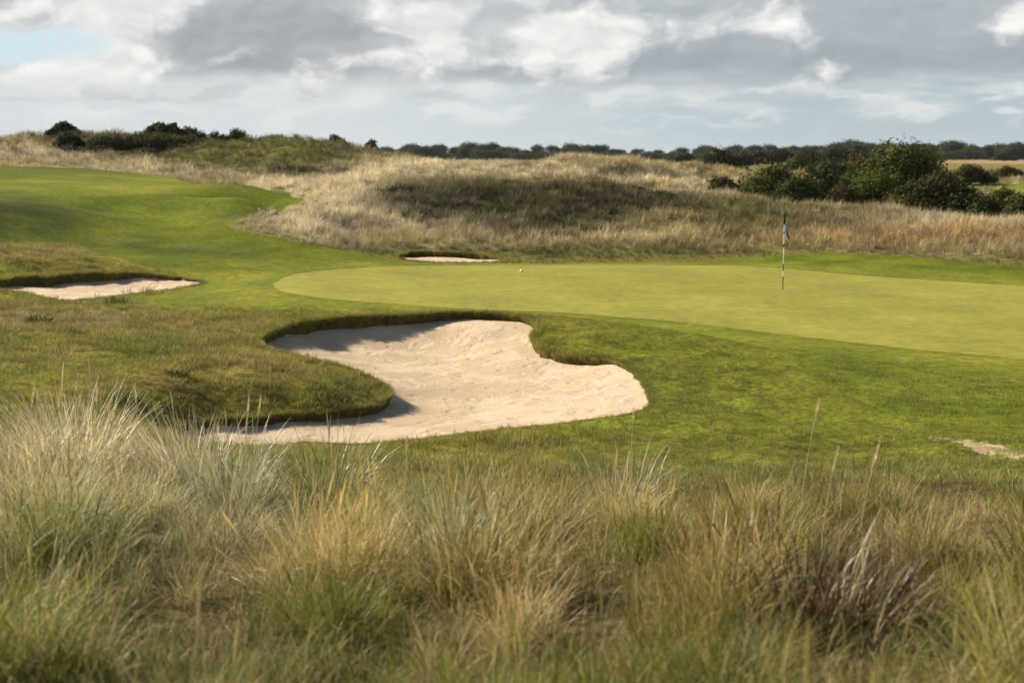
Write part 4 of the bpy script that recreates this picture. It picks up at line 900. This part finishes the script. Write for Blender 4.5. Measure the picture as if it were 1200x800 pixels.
# leafy weeds in the left rough
GW = 'leafy weeds in the left rough'
for i, (px, py, k, lb) in enumerate([(46, 375, .34, 'dark leafy weed clump standing in grey rough at left'), (135, 356, .30, 'bright green weed clump below the left bunker sand'), (85, 392, .22, 'small dark weed on the left rough slope'), (208, 446, .2, 'small weed beside the pale earth patch on the mound'), (150, 476, .22, 'bright low weed above the gap between tussocks')]):
    X, Y = hit([px], [py]); X, Y = float(X[0]), float(Y[0]); z = float(z_ground(np.array([X]), np.array([Y]))[0]); rg = np.random.default_rng(300+i)
    V, Fq, cc = blades(170, k*.8, k*.75, .022, .7, 1.1, 4, rg, twist=1.0); me = new_mesh('leafy_weed', V, Fq, False); vcol(me, 'blade', cc); tint_blade(me, (.10, .15, .022) if i in (1, 4) else (.09, .10, .028)); o = obj('leafy_weed', me, B_WEED); o.location = (X, Y, z)
    tag(o, lb, 'weed', GW)

# far treeline: five kinds of tree, each copied with its crown and trunk
def far_tree(seed, H, Wd):
    rg = np.random.default_rng(seed); lobes = []
    for i in range(9):
        a = rg.random()*6.283; r = Wd*.5*(.2+.5*rg.random()); rad = Wd*(.18+.12*rg.random()); lobes.append((math.cos(a)*r, math.sin(a)*r, H*(.35+.42*rg.random()), rad, rad, rad*.85))
    lobes += [(0, 0, H*.76, Wd*.32, Wd*.32, H*.27), (Wd*.16, 0, H*.68, Wd*.3, Wd*.3, H*.27), (-Wd*.18, 0, H*.66, Wd*.3, Wd*.3, H*.26), (0, 0, H*.4, Wd*.42, Wd*.42, H*.3), (Wd*.24, 0, H*.25, Wd*.3, Wd*.3, H*.26), (-Wd*.26, 0, H*.24, Wd*.3, Wd*.3, H*.25), (0, 0, H*.16, Wd*.4, Wd*.4, H*.18)]
    root = empty('distant_tree', (0, 0, 0)); tag(root, 'dark green tree in the treeline across the far plain', 'tree', 'trees of the far treeline')
    obj('crown', crown_mesh(lobes, 3600, .6, rg, elong=1.1), LEAF['far'], root)
    obj('trunk', limb_mesh([([np.array([0, 0, -.3]), np.array([.1, 0, H*.3]), np.array([0, .1, H*.7])], .35, .1), ([np.array([0, 0, H*.25]), np.array([Wd*.2, .2, H*.5])], .16, .05), ([np.array([0, 0, H*.22]), np.array([-Wd*.22, .1, H*.45])], .16, .05)], 'trunk'), BARK, root)
    return root
trees = [far_tree(500+i, 10.0, 11.0+2.0*(i % 3)) for i in range(6)]; used = 0
prof_x = [430, 455, 470, 490, 505, 525, 550, 575, 600, 615, 640, 665, 685, 700, 730, 760, 790, 815, 850, 880, 900, 930, 960, 985, 1005, 1020, 1060, 1100, 1125, 1140, 1160, 1185, 1200, 1230, 1300]
prof_y = [177, 174, 173, 168, 167, 171, 171, 170, 172, 175, 173, 172, 170, 173, 177, 175, 175, 174, 174, 172, 170, 171, 173, 167, 165, 169, 170, 171, 168, 172, 171, 167, 168, 170, 170]
px = 432.0; rt = random.Random(5)
while px < 1290:
    for row, D in enumerate((690+rt.uniform(-15, 25), 745+rt.uniform(-20, 20), 680+rt.uniform(-10, 10))):
        q = px+rt.uniform(-4, 4)+row*5; top = np.interp(q, prof_x, prof_y)+rt.uniform(-3.0, 4.5)+(row == 0)*rt.uniform(.5, 6.0)+(row == 2)*rt.uniform(7.0, 11.0); X = (q-600)/F_PX*D
        if q > 1105: D += 20
        z = float(z_ground(np.array([X]), np.array([D]))[0]); H = max(3.0, float(at_D(q, top, D)[2])-z)
        o = trees[used] if used < 6 else copy_tree(trees[used % 6]); used += 1
        o.location = (X, D, z-.2); k = H/10.0; kw = (k+.6*(row == 2)*(1-k)); o.scale = (kw*rt.uniform(.95, 1.3), kw*rt.uniform(.95, 1.3), k*1.12); o.rotation_euler = (0, 0, rt.random()*6.28)
    px += rt.uniform(10.0, 17.0)
print('far trees', used)

# ------------------------------------------------------------------ flagstick, ball
def lathe(prof, m=20):
    V, Fq = [], []
    for r, z in prof:
        for j in range(m): V.append((r*math.cos(j*6.28318/m), r*math.sin(j*6.28318/m), z))
    for i in range(len(prof)-1):
        for j in range(m): q = (j+1) % m; Fq.append((i*m+j, i*m+q, (i+1)*m+q, (i+1)*m+j))
    return np.array(V), np.array(Fq)
fx, fy = (float(v[0]) for v in hit([917.3], [340])); fz = float(z_ground(np.array([fx]), np.array([fy]))[0]); FH = float(at_D(918.6, 250, fy)[2])-fz
root = empty('flagstick', (fx, fy, fz)); tag(root, 'white and black banded flagstick with a furled navy and pale blue flag on the green', 'flagstick')
def m_bands():
    m, t, o = mat('flagstick_bands'); n = t.nodes.new('ShaderNodeTexCoord'); s = t.nodes.new('ShaderNodeSeparateXYZ'); t.links.new(n.outputs['Object'], s.inputs[0]); z = N(t, s.outputs[2])
    def band(a, b): return z._m('GREATER_THAN', a)*z._m('LESS_THAN', b)
    dark = (band(-1, .36)+band(.52, .72)+band(1.16, 1.26)+band(1.54, 1.60)).clamp()
    c = mix(t, dark, (.80, .80, .80), (.025, .025, .03)); b = princ(t, c, .35, .5); t.links.new(b.k, o.inputs[0]); return m
V, Fq = lathe([(.0, -.1), (.0125, -.1), (.0125, .3), (.0122, 1.0), (.011, FH-.3), (.010, FH-.02), (.006, FH), (0, FH+.004)], 16); obj('pole', new_mesh('pole', V, Fq), m_bands(), root)
V, Fq = lathe([(.0, FH-.30), (.019, FH-.30), (.021, FH-.02), (.016, FH+.01), (0, FH+.012)], 16); obj('sleeve', new_mesh('sleeve', V, Fq), m_plain('navy_sleeve', (.02, .022, .04), .6, .3, .1), root)
# furled cloth hanging from the top, folded on itself
nz, nk = 26, 34; V, Fq, Cc = [], [], []
for i in range(nz+1):
    q = i/nz; wd = .045+.11*q**1.15; droop = .95*q
    for j in range(nk+1):
        s = j/nk; fold = math.sin(s*9.0+q*1.2)*(.022+.03*s)*(1-.3*q); x = .012+s*wd*(.55+.45*q)+.015*math.sin(q*5+s*4)*s; zz = FH-.08-.42*q-s*.28*(.45+.6*q)
        V.append((x-(q < .2)*.0, fold-.01*s, zz)); Cc.append((s, q, 0))
for i in range(nz):
    for j in range(nk): a = i*(nk+1)+j; Fq.append((a, a+1, a+nk+2, a+nk+1))
me = new_mesh('flag', V, Fq); vcol(me, 'blade', Cc)
m, t, o_ = mat('flag_cloth'); b = attr(t, 'blade'); s = t.nodes.new('ShaderNodeSeparateColor'); t.links.new(b.k, s.inputs[0]); sv, qv = N(t, s.outputs[0]), N(t, s.outputs[1])
msk = (qv._m('GREATER_THAN', .25)*sv._m('LESS_THAN', .45)); cc = mix(t, msk, (.022, .028, .075), (.34, .42, .74)); bs = princ(t, cc, .8, .2); t.links.new(bs.k, o_.inputs[0])
fo = obj('flag', me, m, root); md = fo.modifiers.new('thickness', 'SOLIDIFY'); md.thickness = .004
hx = fx; V, Fq = lathe([(.054, .004), (.054, -.10), (0, -.10)], 20); obj('cup_liner', new_mesh('cup_liner', V, Fq), m_plain('cup_white', (.7, .7, .68), .5, .3, .05), root)
bx, by = (float(v[0]) for v in hit([611], [319.6])); bz = float(z_ground(np.array([bx]), np.array([by]))[0]); br_ = .045
V, Fq = lathe([(br_*math.sin(k*math.pi/24)+1e-5, -br_*math.cos(k*math.pi/24)) for k in range(25)], 32)
V = V*(1-.03*(vnoise(V[:, 0]*400, V[:, 1]*400+V[:, 2]*400, 3)[:, None] > .62)); o = obj('golf_ball', new_mesh('golf_ball', V, Fq), m_plain('ball_white', (.85, .85, .83), .35, .5, .03)); o.location = (bx, by, bz+br_)
tag(o, 'white golf ball lying on the far side of the green', 'golf ball')

# ------------------------------------------------------------------ thin sea haze over the whole place
def build_haze():
    m = bpy.data.materials.new('haze'); m.use_nodes = True; t = m.node_tree; t.nodes.clear(); o = t.nodes.new('ShaderNodeOutputMaterial'); v = t.nodes.new('ShaderNodeVolumePrincipled')
    v.inputs['Color'].default_value = (.86, .93, 1.0, 1); v.inputs['Density'].default_value = .00005; v.inputs['Anisotropy'].default_value = .1; t.links.new(v.outputs[0], o.inputs['Volume'])
    x0, x1, y0, y1, z0, z1 = -12000, 12000, -200, 9800, -30, 40
    V = [(x, y, z) for z in (z0, z1) for y in (y0, y1) for x in (x0, x1)]; F = [(0, 2, 3, 1), (4, 5, 7, 6), (0, 1, 5, 4), (2, 6, 7, 3), (0, 4, 6, 2), (1, 3, 7, 5)]
    o = obj('haze', new_mesh('haze', V, F, False), m); o['kind'] = 'stuff'; o['label'] = 'thin pale haze in the air over the links'
build_haze()
